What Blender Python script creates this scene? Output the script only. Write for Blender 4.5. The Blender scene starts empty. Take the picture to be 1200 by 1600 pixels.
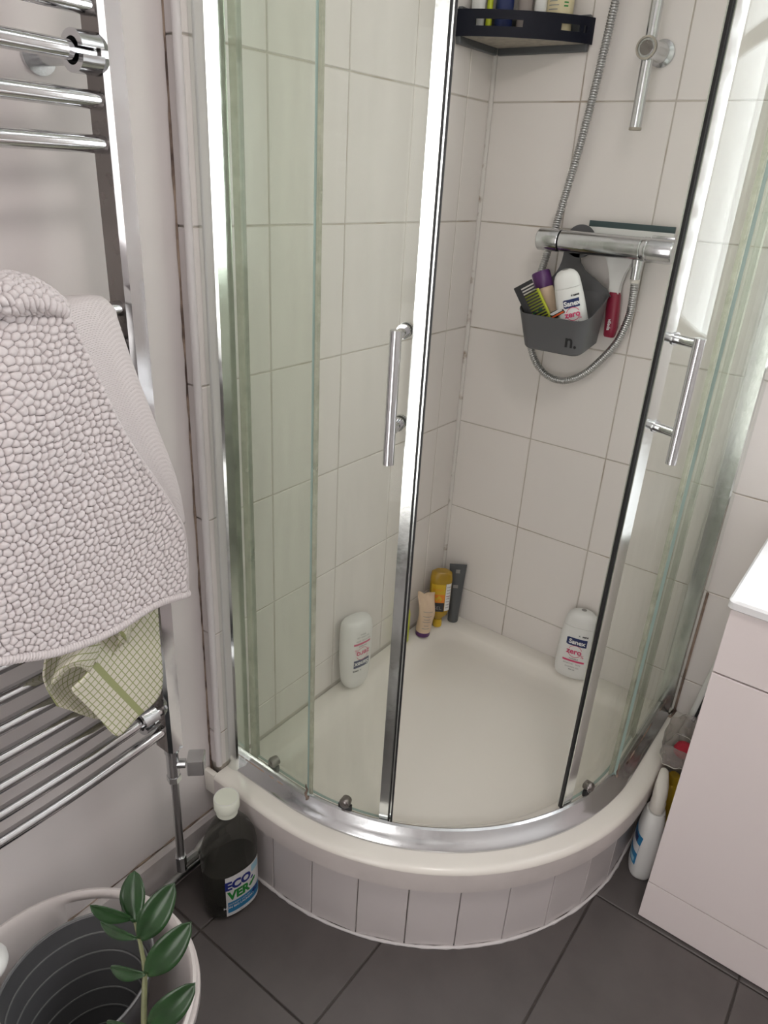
import bpy, bmesh, math, random
from mathutils import Vector, Matrix
import numpy as np
random.seed(7); rng = np.random.default_rng(7)
PI = math.pi
S = bpy.context.scene
COL = S.collection

# ------------------------------------------------------------------ camera
CAM = np.array([0.94262, -1.63010, 1.43696])
ROT = np.array([[0.7961547, 0.6027297, 0.0534285],
                [0.2942978, -0.3085608, -0.9045325],
                [-0.5287027, 0.7358717, -0.4230441]])      # rows: right, down, forward
FPX = 1123.59                                               # focal length for a 1200x1600 frame
cd = bpy.data.cameras.new('camera'); cam = bpy.data.objects.new('camera', cd); COL.objects.link(cam)
cd.sensor_fit = 'VERTICAL'; cd.sensor_height = 24.0; cd.lens = FPX/1600*24.0; cd.clip_start = 0.01
M3 = Matrix([[ROT[0][i], -ROT[1][i], -ROT[2][i]] for i in range(3)])
cam.matrix_world = Matrix.Translation(CAM) @ M3.to_4x4()
S.camera = cam

# ------------------------------------------------------------------ world, exposure
w = bpy.data.worlds.new('sky'); S.world = w; w.use_nodes = True
w.node_tree.nodes['Background'].inputs[0].default_value = (0.80, 0.88, 1.0, 1)
w.node_tree.nodes['Background'].inputs[1].default_value = 1.0
S.view_settings.view_transform = 'Standard'; S.view_settings.look = 'None'
S.view_settings.gamma = 1.0; S.view_settings.use_curve_mapping = False
S.view_settings.exposure = 0.17
WINDOW_STRENGTH = 11.0
FILL_LAMP_STRENGTH = 22.0  # glow of the added ceiling fill lamp
DOOR_STRENGTH = 2.6

# ------------------------------------------------------------------ helpers
def at(u, v, ax, val):
    """world point where the sight line through photo pixel (u,v) meets the plane axis=val"""
    d = ROT.T @ np.array([(u-600)/FPX, (v-800)/FPX, 1.0])
    return CAM + d*((val-CAM[ax])/d[ax])

def tag(o, label=None, cat=None, group=None, kind=None):
    if label: o['label'] = label
    if cat: o['category'] = cat
    if group: o['group'] = group
    if kind: o['kind'] = kind
    return o

def empty(name, loc=(0,0,0), rz=0.0):
    o = bpy.data.objects.new(name, None); COL.objects.link(o)
    o.empty_display_size = 0.02
    o.location = loc; o.rotation_euler = (0,0,rz)
    return o

class MB:
    """collects geometry for one mesh"""
    def __init__(s): s.v=[]; s.f=[]; s.mi=[]; s.uv=None
    def add(s, vs, fs, m=0):
        b=len(s.v); s.v += [tuple(map(float,p)) for p in vs]
        s.f += [tuple(i+b for i in f) for f in fs]; s.mi += [m]*len(fs); return s
    def box(s, x0,x1,y0,y1,z0,z1, m=0, c=0.0):
        if c<=0:
            vs=[(x,y,z) for x in (x0,x1) for y in (y0,y1) for z in (z0,z1)]
            fs=[(0,1,3,2),(4,6,7,5),(0,4,5,1),(2,3,7,6),(0,2,6,4),(1,5,7,3)]
            return s.add(vs,fs,m)
        bm=bmesh.new(); bmesh.ops.create_cube(bm,size=1.0)
        for q in bm.verts:
            q.co=Vector(((x0+x1)/2+q.co.x*(x1-x0),(y0+y1)/2+q.co.y*(y1-y0),(z0+z1)/2+q.co.z*(z1-z0)))
        bmesh.ops.bevel(bm,geom=bm.edges[:],offset=c,segments=2,affect='EDGES',profile=0.5)
        return s.addbm(bm,m)
    def addbm(s, bm, m=0):
        bm.verts.ensure_lookup_table(); bm.verts.index_update()
        s.add([q.co[:] for q in bm.verts],[[q.index for q in f.verts] for f in bm.faces],m); bm.free(); return s
    def rings(s, rings, m=0, closed=True, cap0=True, cap1=True):
        """loft a list of rings with the same number of points"""
        n=len(rings[0]); b=0; vs=[p for r in rings for p in r]; fs=[]
        for i in range(len(rings)-1):
            for j in range(n if closed else n-1):
                k=(j+1)%n
                fs.append((i*n+j, i*n+k, (i+1)*n+k, (i+1)*n+j))
        if cap0: fs.append(tuple(range(n-1,-1,-1)))
        if cap1: fs.append(tuple((len(rings)-1)*n+j for j in range(n)))
        return s.add(vs,fs,m)
    def lathe(s, prof, origin=(0,0,0), axis=(0,0,1), n=24, m=0, cap=True):
        a=Vector(axis).normalized(); t=a.orthogonal().normalized(); u=a.cross(t); o=Vector(origin)
        R=[[o+a*h+(t*math.cos(2*PI*j/n)+u*math.sin(2*PI*j/n))*r for j in range(n)] for r,h in prof]
        return s.rings(R,m,True,cap,cap)
    def tube(s, pts, r, n=12, m=0, cap=True):
        """tube along points; r a number or a list"""
        P=[Vector(p) for p in pts]; rr=r if hasattr(r,'__len__') else [r]*len(P)
        R=[]; t0=(P[1]-P[0]).normalized(); nn=t0.orthogonal().normalized()
        for i,p in enumerate(P):
            t=(P[min(i+1,len(P)-1)]-P[max(i-1,0)]).normalized()
            nn=(nn-t*nn.dot(t)).normalized(); bb=t.cross(nn)
            R.append([p+(nn*math.cos(2*PI*j/n)+bb*math.sin(2*PI*j/n))*rr[i] for j in range(n)])
        return s.rings(R,m,True,cap,cap)
    def build(s, name, mats, parent=None, smooth=None, uv=None):
        me=bpy.data.meshes.new(name); me.from_pydata(s.v,[],s.f)
        for q in (mats if isinstance(mats,(list,tuple)) else [mats]): me.materials.append(q)
        me.polygons.foreach_set('material_index', s.mi)
        bm=bmesh.new(); bm.from_mesh(me)
        bmesh.ops.recalc_face_normals(bm,faces=bm.faces[:]) ; bm.to_mesh(me); bm.free()
        if uv is not None:
            L=me.uv_layers.new(name='UVMap')
            for l in me.loops: L.data[l.index].uv = uv[l.vertex_index]
        if smooth is not None:
            me.polygons.foreach_set('use_smooth',[True]*len(me.polygons))
            me.set_sharp_from_angle(angle=math.radians(smooth))
        me.update()
        o=bpy.data.objects.new(name,me); COL.objects.link(o)
        if parent: o.parent=parent
        return o

def catmull(P, n):
    """n samples per span through the points (numpy rows)"""
    P=np.asarray(P,float); Q=np.vstack([2*P[0]-P[1],P,2*P[-1]-P[-2]]); out=[]
    for i in range(len(P)-1):
        a,b,c,d=Q[i:i+4]
        for k in range(n):
            t=k/n; out.append(.5*((2*b)+(c-a)*t+(2*a-5*b+4*c-d)*t*t+(3*b-a-3*c+d)*t**3))
    out.append(P[-1]); return np.array(out)

def netsurf(N, nu, nv):
    """fine grid (rows, cols, 3) through a control net given as rows of points"""
    N=np.asarray(N,float)
    rows=np.array([catmull(r,nu) for r in N])
    return np.array([catmull(rows[:,j],nv) for j in range(rows.shape[1])]).transpose(1,0,2)

def gridmesh(G, name, m, parent=None, thick=0.0, uvscale=(1,1), smooth=80):
    h,wd=G.shape[:2]; mb=MB(); V=G.reshape(-1,3)
    fs=[(i*wd+j,i*wd+j+1,(i+1)*wd+j+1,(i+1)*wd+j) for i in range(h-1) for j in range(wd-1)]
    mb.add(V,fs); du=np.zeros((h,wd)); dv=np.zeros((h,wd))
    du[:,1:]=np.cumsum(np.linalg.norm(np.diff(G,axis=1),axis=2),axis=1)
    dv[1:]=np.cumsum(np.linalg.norm(np.diff(G,axis=0),axis=2),axis=0)
    uv=[(a*uvscale[0],b*uvscale[1]) for a,b in zip(du.ravel(),dv.ravel())]
    o=mb.build(name,m,parent,smooth,uv)
    if thick:
        md=o.modifiers.new('thickness','SOLIDIFY'); md.thickness=thick; md.offset=0
    return o

# ------------------------------------------------------------------ materials
def nodes(name):
    m=bpy.data.materials.new(name); m.use_nodes=True; nt=m.node_tree
    return m,nt,nt.nodes,nt.links,nt.nodes['Principled BSDF']
def mat(name, col, rough=.5, metal=0.0, var=0.0, vscale=8.0, bump=0.0, bscale=60.0, coat=0.0, spec=.5, alpha=None,
        trans=0.0, emit=None, col2=None, lo=.4, hi=.7, rvar=0.0):
    m,nt,N,L,P=nodes(name)
    P.inputs['Base Color'].default_value=(*col,1); P.inputs['Roughness'].default_value=rough
    P.inputs['Metallic'].default_value=metal; P.inputs['Specular IOR Level'].default_value=spec
    if coat: P.inputs['Coat Weight'].default_value=coat
    if trans: P.inputs['Transmission Weight'].default_value=trans
    tc=N.new('ShaderNodeTexCoord')
    if col2 or var or rvar:
        nz=N.new('ShaderNodeTexNoise'); nz.inputs['Scale'].default_value=vscale; nz.inputs['Detail'].default_value=5
        L.new(tc.outputs['Object'],nz.inputs['Vector'])
        if col2 or var:
            r=N.new('ShaderNodeValToRGB'); r.color_ramp.elements[0].position=lo; r.color_ramp.elements[1].position=hi
            c2=col2 or tuple(max(0,c*(1-var)) for c in col)
            r.color_ramp.elements[0].color=(*col,1); r.color_ramp.elements[1].color=(*c2,1)
            L.new(nz.outputs['Fac'],r.inputs['Fac']); L.new(r.outputs['Color'],P.inputs['Base Color'])
        if rvar:
            mr=N.new('ShaderNodeMapRange'); mr.inputs['To Min'].default_value=max(.02,rough-rvar); mr.inputs['To Max'].default_value=rough+rvar
            mr.inputs['From Min'].default_value=.3; mr.inputs['From Max'].default_value=.7
            L.new(nz.outputs['Fac'],mr.inputs['Value']); L.new(mr.outputs['Result'],P.inputs['Roughness'])
    if bump:
        n2=N.new('ShaderNodeTexNoise'); n2.inputs['Scale'].default_value=bscale; n2.inputs['Detail'].default_value=4
        b=N.new('ShaderNodeBump'); b.inputs['Strength'].default_value=bump; b.inputs['Distance'].default_value=.002
        L.new(tc.outputs['Object'],n2.inputs['Vector']); L.new(n2.outputs['Fac'],b.inputs['Height']); L.new(b.outputs['Normal'],P.inputs['Normal'])
    if emit:
        P.inputs['Emission Color'].default_value=(*emit[0],1); P.inputs['Emission Strength'].default_value=emit[1]
    return m

def clear_mat(name, tint, film=0.0, filmcol=(.8,.82,.78), streak=True, rough=.02, refl=1.0, film_low=None):
    """see-through sheet: tinted transmission, Schlick reflection, optional limescale film"""
    m,nt,N,L,P=nodes(name); N.remove(P); out=N['Material Output']
    tr=N.new('ShaderNodeBsdfTransparent'); tr.inputs[0].default_value=(*tint,1)
    gl=N.new('ShaderNodeBsdfGlossy'); gl.inputs['Roughness'].default_value=rough; gl.inputs['Color'].default_value=(.95,.97,.96,1)
    lw=N.new('ShaderNodeLayerWeight'); pw=N.new('ShaderNodeMath'); pw.operation='POWER'; pw.inputs[1].default_value=5
    ma=N.new('ShaderNodeMath'); ma.operation='MULTIPLY_ADD'; ma.inputs[1].default_value=.9*refl; ma.inputs[2].default_value=.03*refl
    L.new(lw.outputs['Facing'],pw.inputs[0]); L.new(pw.outputs[0],ma.inputs[0])
    mix=N.new('ShaderNodeMixShader'); L.new(ma.outputs[0],mix.inputs[0]); L.new(tr.outputs[0],mix.inputs[1]); L.new(gl.outputs[0],mix.inputs[2])
    last=mix
    if film:
        tc=N.new('ShaderNodeTexCoord'); mp=N.new('ShaderNodeMapping'); L.new(tc.outputs['Object'],mp.inputs[0])
        mp.inputs['Scale'].default_value=(14,14,1.6) if streak else (9,9,9)
        nz=N.new('ShaderNodeTexNoise'); nz.inputs['Scale'].default_value=1.6; nz.inputs['Detail'].default_value=6; nz.inputs['Roughness'].default_value=.6
        L.new(mp.outputs[0],nz.inputs['Vector'])
        mr=N.new('ShaderNodeMapRange'); mr.inputs['From Min'].default_value=.3; mr.inputs['From Max'].default_value=.75
        mr.inputs['To Min'].default_value=film*.55; mr.inputs['To Max'].default_value=film*1.35
        L.new(nz.outputs['Fac'],mr.inputs['Value'])
        d=N.new('ShaderNodeBsdfDiffuse'); d.inputs[0].default_value=(*filmcol,1)
        t=N.new('ShaderNodeBsdfTranslucent'); t.inputs[0].default_value=(*filmcol,1)
        dt=N.new('ShaderNodeMixShader'); dt.inputs[0].default_value=.5; L.new(d.outputs[0],dt.inputs[1]); L.new(t.outputs[0],dt.inputs[2])
        m2=N.new('ShaderNodeMixShader'); L.new(mr.outputs['Result'],m2.inputs[0]); L.new(mix.outputs[0],m2.inputs[1]); L.new(dt.outputs[0],m2.inputs[2]); last=m2
    L.new(last.outputs[0],out.inputs['Surface'])
    return m

def check_mat(name):
    """cream cloth woven with thin green lines"""
    m,nt,N,L,P=nodes(name); P.inputs['Roughness'].default_value=.95; P.inputs['Specular IOR Level'].default_value=.1
    tc=N.new('ShaderNodeUVMap'); sp=N.new('ShaderNodeSeparateXYZ'); L.new(tc.outputs[0],sp.inputs[0])
    def line(sock, width, period=1.0):
        d=N.new('ShaderNodeMath'); d.operation='MULTIPLY'; d.inputs[1].default_value=1/period; L.new(sock,d.inputs[0])
        f=N.new('ShaderNodeMath'); f.operation='FRACT'; L.new(d.outputs[0],f.inputs[0])
        c=N.new('ShaderNodeMath'); c.operation='LESS_THAN'; c.inputs[1].default_value=width; L.new(f.outputs[0],c.inputs[0]); return c.outputs[0]
    a=line(sp.outputs[0],.17); b=line(sp.outputs[1],.17); c=line(sp.outputs[0],.054,20.0)
    mx=N.new('ShaderNodeMath'); mx.operation='MAXIMUM'; L.new(a,mx.inputs[0]); L.new(b,mx.inputs[1])
    mx2=N.new('ShaderNodeMath'); mx2.operation='MAXIMUM'; L.new(mx.outputs[0],mx2.inputs[0]); L.new(c,mx2.inputs[1])
    mix=N.new('ShaderNodeMix'); mix.data_type='RGBA'; mix.inputs['A'].default_value=(.72,.68,.58,1); mix.inputs['B'].default_value=(.36,.38,.19,1)
    L.new(mx2.outputs[0],mix.inputs['Factor']); L.new(mix.outputs['Result'],P.inputs['Base Color'])
    nz=N.new('ShaderNodeTexNoise'); nz.inputs['Scale'].default_value=400; bp=N.new('ShaderNodeBump'); bp.inputs['Strength'].default_value=.4; bp.inputs['Distance'].default_value=.001
    tc2=N.new('ShaderNodeTexCoord'); L.new(tc2.outputs['Object'],nz.inputs['Vector']); L.new(nz.outputs['Fac'],bp.inputs['Height']); L.new(bp.outputs['Normal'],P.inputs['Normal'])
    return m

def weave_mat(name, col):
    m,nt,N,L,P=nodes(name); P.inputs['Base Color'].default_value=(*col,1); P.inputs['Roughness'].default_value=.95; P.inputs['Specular IOR Level'].default_value=.1
    tc=N.new('ShaderNodeUVMap'); bk=N.new('ShaderNodeTexBrick'); bk.inputs['Scale'].default_value=95; bk.inputs['Mortar Size'].default_value=.12
    L.new(tc.outputs[0],bk.inputs['Vector']); bp=N.new('ShaderNodeBump'); bp.inputs['Strength'].default_value=1.0; bp.inputs['Distance'].default_value=.0018
    bp.invert=True; L.new(bk.outputs['Fac'],bp.inputs['Height']); L.new(bp.outputs['Normal'],P.inputs['Normal'])
    return m

M = dict(
 paint=mat('wall paint',(.74,.695,.685),.7,var=.05,vscale=5,bump=.05,bscale=35),
 ceil=mat('ceiling paint',(.85,.85,.84),.8),
 tile=mat('glazed white tile',(.755,.715,.685),.22,bump=.03,bscale=9,rvar=.05,vscale=6),
 lipface=mat('greyer tray edge',(.60,.55,.53),.35,var=.08,vscale=14),
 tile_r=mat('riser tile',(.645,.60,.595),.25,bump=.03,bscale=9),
 grout=mat('grout',(.50,.46,.41),.9,col2=(.30,.24,.17),vscale=9,lo=.5,hi=.72),
 grout_f=mat('floor grout',(.085,.072,.066),.9,var=.3),
 floor=mat('floor tile',(.115,.102,.098),.42,var=.12,vscale=14,bump=.06,bscale=120,rvar=.06),
 silicone=mat('silicone',(.66,.63,.60),.5,col2=(.20,.12,.07),vscale=26,lo=.58,hi=.72),
 mould=mat('aged sealant',(.36,.27,.21),.7,col2=(.08,.05,.04),vscale=22,lo=.4,hi=.62),
 trim=mat('white trim',(.73,.70,.70),.4,var=.06,vscale=12),
 skirt=mat('skirting paint',(.58,.54,.53),.6,col2=(.40,.36,.34),vscale=10,lo=.5,hi=.8),
 tray=mat('tray acrylic',(.80,.765,.705),.18,bump=.02,bscale=12,rvar=.05,vscale=5),
 chrome=mat('chrome',(.66,.67,.68),.09,1.0,rvar=.03,vscale=30),
 chrome_dark=mat('dull dark chrome',(.26,.24,.23),.3,1.0,bump=.05,bscale=120,rvar=.08,vscale=40),
 chrome_r=mat('radiator chrome',(.66,.66,.67),.1,1.0,rvar=.03,vscale=30),
 chrome_w=mat('worn chrome',(.62,.63,.64),.2,1.0,bump=.05,bscale=150,rvar=.06,vscale=40),
 alu=mat('bright aluminium',(.80,.83,.81),.16,1.0,bump=.04,bscale=120,rvar=.04,vscale=50),
 hose=mat('hose steel',(.50,.50,.50),.3,1.0),
 black=mat('black rubber',(.012,.012,.014),.45),
 glass=clear_mat('shower glass',(.962,.966,.948),film=.10,filmcol=(.70,.72,.64),refl=.32),
 glassf=clear_mat('fixed glass',(.945,.960,.935),film=.08,filmcol=(.64,.69,.58),refl=.4),
 gedge=mat('glass edge',(.30,.39,.36),.2,spec=.5),
 seal=clear_mat('clear seal',(.75,.78,.72),film=.45,filmcol=(.72,.71,.62),streak=False),
 mat=mat('bath mat cotton',(.64,.59,.59),.97,spec=.05,bump=.25,bscale=500),
 matback=weave_mat('bath mat backing',(.68,.635,.63)),
 check=check_mat('checked cotton'),
 basket=mat('grey plastic',(.095,.095,.10),.45,bump=.03,bscale=300),
 navy=mat('navy plastic',(.004,.005,.013),.4,spec=.2,col2=(.20,.18,.16),vscale=30,lo=.72,hi=.76),
 limes=mat('limescale',(.42,.38,.32),.9,var=.3,vscale=60),
 white=mat('white plastic',(.74,.74,.72),.35),
 offwhite=mat('off-white plastic',(.70,.67,.61),.4),
 cap=mat('cream cap',(.72,.74,.64),.45),
 leaf=mat('leaf',(.020,.060,.018),.28,var=.35,vscale=40,bump=.05,bscale=90),
 stem=mat('stem',(.16,.17,.08),.5,var=.3,vscale=50),
 tubw=mat('tub plastic',(.62,.57,.55),.35),
 tubg=mat('grey bucket plastic',(.085,.085,.088),.42),
 tubr=mat('bucket rib',(.17,.17,.17),.5),
 vanity=mat('vanity lacquer',(.82,.745,.735),.35,bump=.02,bscale=40),
 ceramic=mat('basin ceramic',(.85,.85,.86),.08),
 gap=mat('shadow gap board',(.14,.12,.12),.8),
 purple=mat('purple cap',(.085,.02,.12),.35),
 beige=mat('beige tube',(.66,.50,.36),.45),
 lime=mat('lime plastic',(.55,.62,.03),.4),
 yellow=mat('yellow plastic',(.62,.40,.02),.4),
 amber=mat('amber gel',(.40,.24,.015),.25,var=.2,vscale=20),
 orange=mat('orange print',(.72,.22,.02),.5),
 greytube=mat('grey tube',(.085,.09,.095),.4),
 red=mat('crimson plastic',(.26,.012,.04),.4),
 pink=mat('pink print',(.62,.06,.16),.5),
 navyp=mat('navy print',(.006,.018,.10),.5),
 bluep=mat('blue print',(.02,.20,.42),.5),
 eblue=mat('dark blue print',(.01,.02,.20),.5),
 green=mat('green print',(.01,.22,.03),.5),
 ink=mat('black print',(.03,.03,.035),.6),
 inkg=mat('grey print',(.28,.27,.26),.6),
 paper=mat('label paper',(.74,.74,.74),.5),
 palebl=mat('pale blue print',(.35,.60,.72),.5),
 cream=mat('cream bottle',(.68,.60,.38),.4),
 door=mat('door paint',(.80,.78,.76),.5),
 soil=mat('soil',(.04,.028,.02),.95,bump=.5,bscale=80),
 pot=mat('pot glaze',(.62,.60,.57),.3),
 orangep=mat('orange plastic',(.70,.10,.01),.35),
 teal=mat('teal rubber',(.045,.075,.078),.4),
 bottle_clear=clear_mat('smoky clear plastic',(.60,.60,.57),film=.28,filmcol=(.16,.16,.145),streak=False,rough=.08),
 liquid=mat('dark liquid',(.030,.030,.024),.25),
 bag=clear_mat('cloudy bag',(.90,.89,.88),film=.30,filmcol=(.74,.70,.68),streak=False,rough=.15),
 frost=mat('frosted daylight pane',(.9,.95,1.0),.5,emit=((.93,.97,1.0),WINDOW_STRENGTH)),
 frost_d=mat('frosted door pane',(.9,.92,.95),.5,emit=((1.0,.955,.93),DOOR_STRENGTH)),
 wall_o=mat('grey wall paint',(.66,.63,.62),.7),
 lamp=mat('opal fill lamp',(.9,.9,.9),.5,emit=((1.0,.93,.88),FILL_LAMP_STRENGTH)),
)

# ------------------------------------------------------------------ room shell
XR, YF, ZC = 1.95, -2.45, 2.40      # right wall, wall behind the camera, ceiling
XP = -0.032                          # painted face of the left wall
YE = -0.864                          # end of the tiled build-out on the left wall
WX0, WX1, WZ0, WZ1 = 0.816, 1.416, 1.10, 2.10   # window in the back wall

floor = tag(MB().box(XP-.1,XR+.1,YF-.1,.1,-.06,-.004).build('floor',M['grout_f']),kind='structure')
tm = {}
def slab(w,d,h,c=.0012):
    """one tile: flat top at z=0, bevelled rim, reaching down h"""
    mb=MB(); k=c
    vs=[(0,0,-h),(w,0,-h),(w,d,-h),(0,d,-h),(0,0,-k),(w,0,-k),(w,d,-k),(0,d,-k),(k,k,0),(w-k,k,0),(w-k,d-k,0),(k,d-k,0)]
    fs=[(0,3,2,1)]+[(i,(i+1)%4,4+(i+1)%4,4+i) for i in range(4)]+[(4+i,4+(i+1)%4,8+(i+1)%4,8+i) for i in range(4)]+[(8,9,10,11)]
    mb.add(vs,fs); return mb
def tile_piece(name, w, d, h, m, parent, matrix):
    key=(name,round(w,4),round(d,4))
    if key not in tm:
        o=slab(w,d,h).build(name,m,parent); tm[key]=o.data
    else:
        o=bpy.data.objects.new(name,tm[key]); COL.objects.link(o); o.parent=parent
    o.matrix_local=matrix
    return o
# floor tiles: joints found at x = .102 + .306k and y = -1.03 + .612k
def cuts(a,b,off,step):
    k=math.floor((a-off)/step); out=[a]
    t=off+k*step
    while t<b-1e-6:
        if t>a+.012: out.append(t)
        t+=step
    if b-out[-1]<.012: out[-1]=b
    else: out.append(b)
    return out
fx=cuts(XP,XR,.106,.306); fy=cuts(YF,0,-1.030,.612)
for i in range(len(fx)-1):
    for j in range(len(fy)-1):
        g=.002
        tile_piece('floor_tile',fx[i+1]-fx[i]-2*g,fy[j+1]-fy[j]-2*g,.008,M['floor'],floor,Matrix.Translation((fx[i]+g,fy[j]+g,0)))

# left wall: painted part and the tiled build-out of the shower
wall_l = tag(MB().box(XP-.1,XP,YF-.1,.1,-.06,ZC+.06).build('wall_left',M['paint']),kind='structure')
MB().box(XP,-.0015,YE,0,0,ZC).build('grout_bed',M['grout'],wall_l)
rowz=[.26,.35,.60,.85,1.10,1.35,1.60,1.85,2.10,2.35,2.40]
lc=[0,-.0996,-.2996,-.4996,-.6996,YE]
g=.0014
for j in range(len(lc)-1):
    for z0,z1 in zip(rowz[:-1],rowz[1:]):
        y0,y1=lc[j+1],lc[j]                   # each tile lies in the plane x = 0, its face towards +x
        mtx=Matrix(((0,0,1,0),(1,0,0,y0+g),(0,1,0,z0+g),(0,0,0,1)))
        tile_piece('wall_tile',y1-y0-2*g,z1-z0-2*g,.006,M['tile'],wall_l,mtx)
for (z0,z1) in zip(rowz[:-1],rowz[1:]):     # narrow tiles on the return that faces the room
    mtx=Matrix(((1,0,0,XP+.002),(0,0,-1,YE-.004),(0,1,0,z0+g),(0,0,0,1)))
    tile_piece('edge_tile',-XP-.010,z1-z0-2*g,.004,M['tile_r'],wall_l,mtx)
tag(MB().lathe([(.0065,.262),(.0065,ZC)],(-.0045,YE-.0035,0),n=14).build('trim_1',M['trim'],smooth=40),kind='structure')
tag(MB().tube([(XP+.001,YE-.004+random.uniform(-.0006,.0006),.2+i*.02) for i in range(110)],[random.uniform(.0015,.0034) for _ in range(110)],6).build('trim_2',M['mould']),kind='structure')
tag(MB().tube([(.003,-.003,.25),(.003,-.003,ZC)],.006,8).build('trim_3',M['silicone'],smooth=60),kind='structure')

# back wall with the window opening
wb=MB()
for b in ((XP-.1,WX0,-.06,ZC+.06),(WX1,XR+.1,-.06,ZC+.06),(WX0,WX1,-.06,WZ0),(WX0,WX1,WZ1,ZC+.06)): wb.box(b[0],b[1],.006,.16,b[2],b[3])
wall_b=tag(wb.build('wall_back',M['paint']),kind='structure')
gb=MB()
for b in ((XP,WX0,0,ZC),(WX1,XR,0,ZC),(WX0,WX1,0,WZ0),(WX0,WX1,WZ1,ZC)): gb.box(b[0],b[1],.0015,.006,b[2],b[3])
gb.build('grout_bed',M['grout'],wall_b)
bx=[0]+[.216+.2*k for k in range(9)]+[XR]
bz=[0,.10,.35,.60,.85,1.10,1.35,1.60,1.85,2.10,2.35,2.40]
for i in range(len(bx)-1):
    for k in range(len(bz)-1):
        x0,x1,z0,z1=bx[i],bx[i+1],bz[k],bz[k+1]
        if x0>=WX0-.01 and x1<=WX1+.01 and z0>=WZ0-.01 and z1<=WZ1+.01: continue
        if i==len(bx)-2 and x1-x0<.02: continue
        mtx=Matrix(((1,0,0,x0+g),(0,0,-1,0),(0,1,0,z0+g),(0,0,0,1)))
        tile_piece('wall_tile',x1-x0-2*g,z1-z0-2*g,.005,M['tile'],wall_b,mtx)
win=tag(empty('window_1',((WX0+WX1)/2,.05,WZ0)),kind='structure')
def child_world(mb,name,m,parent,smooth=None):
    o=mb.build(name,m,None,smooth); o.parent=parent
    o.matrix_parent_inverse=Matrix.LocRotScale(parent.location,parent.rotation_euler,None).inverted()
    return o
f=MB()
f.box(WX0,WX0+.05,.03,.09,WZ0,WZ1).box(WX1-.05,WX1,.03,.09,WZ0,WZ1).box(WX0+.05,WX1-.05,.03,.09,WZ0,WZ0+.05).box(WX0+.05,WX1-.05,.03,.09,WZ1-.05,WZ1)
f.box(WX0+.05,WX1-.05,.03,.09,1.72,1.76)
child_world(f,'window_frame',M['white'],win)
child_world(MB().box(WX0+.05,WX1-.05,.058,.064,WZ0+.05,1.72),'pane',M['frost'],win)
child_world(MB().box(WX0+.05,WX1-.05,.058,.064,1.76,WZ1-.05),'pane',M['frost'],win)
child_world(MB().box(WX0,WX1,-.02,.03,WZ0-.004,WZ0+.012,c=.003),'window_sill',M['white'],win)
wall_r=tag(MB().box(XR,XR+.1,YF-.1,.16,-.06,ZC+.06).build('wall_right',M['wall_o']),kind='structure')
wall_f=tag(MB().box(XP-.1,XR+.1,YF-.1,YF,-.06,ZC+.06).build('wall_front',M['paint']),kind='structure')
ceil=tag(MB().box(XP-.1,XR+.1,YF-.1,.16,ZC,ZC+.08).build('ceiling',M['ceil']),kind='structure')
dr=tag(empty('door_1',(.75,YF,0)),kind='structure')
child_world(MB().box(.36,.46,YF,YF+.035,.005,1.98).box(1.04,1.14,YF,YF+.035,.005,1.98).box(.46,1.04,YF,YF+.035,.005,.22).box(.46,1.04,YF,YF+.035,1.87,1.98).box(.46,1.04,YF,YF+.035,1.02,1.10),'door_leaf',M['door'],dr)
child_world(MB().box(.46,1.04,YF+.014,YF+.020,.22,1.02),'pane',M['frost_d'],dr); child_world(MB().box(.46,1.04,YF+.014,YF+.020,1.10,1.87),'pane',M['frost_d'],dr)
child_world(MB().box(.29,.355,YF,YF+.02,0,2.05).box(1.145,1.21,YF,YF+.02,0,2.05).box(.355,1.145,YF,YF+.02,1.985,2.05),'door_frame',M['door'],dr)
child_world(MB().tube([(1.08,YF+.035,1.0),(1.08,YF+.08,1.0),(1.0,YF+.085,1.0)],.009),'door_handle',M['chrome'],dr,60)
lamp=tag(empty('fill_lamp',(1.1,-1.3,ZC)),'added round opal fill lamp fixed above the floor','lamp')  # unseen fill lamp, added to brighten the room
child_world(MB().lathe([(.17,-.0),(.17,-.02)],(1.1,-1.3,ZC),n=36),'fill_lamp_base',M['white'],lamp,40)
child_world(MB().lathe([(.155,-.02),(.15,-.05),(.12,-.075),(.06,-.088),(.005,-.09)],(1.1,-1.3,ZC),n=36),'fill_lamp_shade',M['lamp'],lamp,60)
bb=tag(MB().add([(XP,y,z) for y in (YF,YE-.006) for z in (0,.122)]+[(XP+.015,y,z) for y in (YF,YE-.006) for z in (0,.112)]+[(XP+.009,y,.122) for y in (YF,YE-.006)],
   [(0,4,5,9-1,1),(2,3,9,7,6),(4,6,7,5),(5,7,9,8),(8,9,3,1),(0,2,6,4),(0,1,3,2)]).build('baseboard_left',M['skirt']),kind='structure')
tag(MB().tube([(XP+.004,YE-.01-.02*i,.124+random.uniform(-.0005,.0005)) for i in range(60)],[random.uniform(.0008,.0026) for _ in range(60)],6).build('trim_4',M['mould']),kind='structure')

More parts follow.
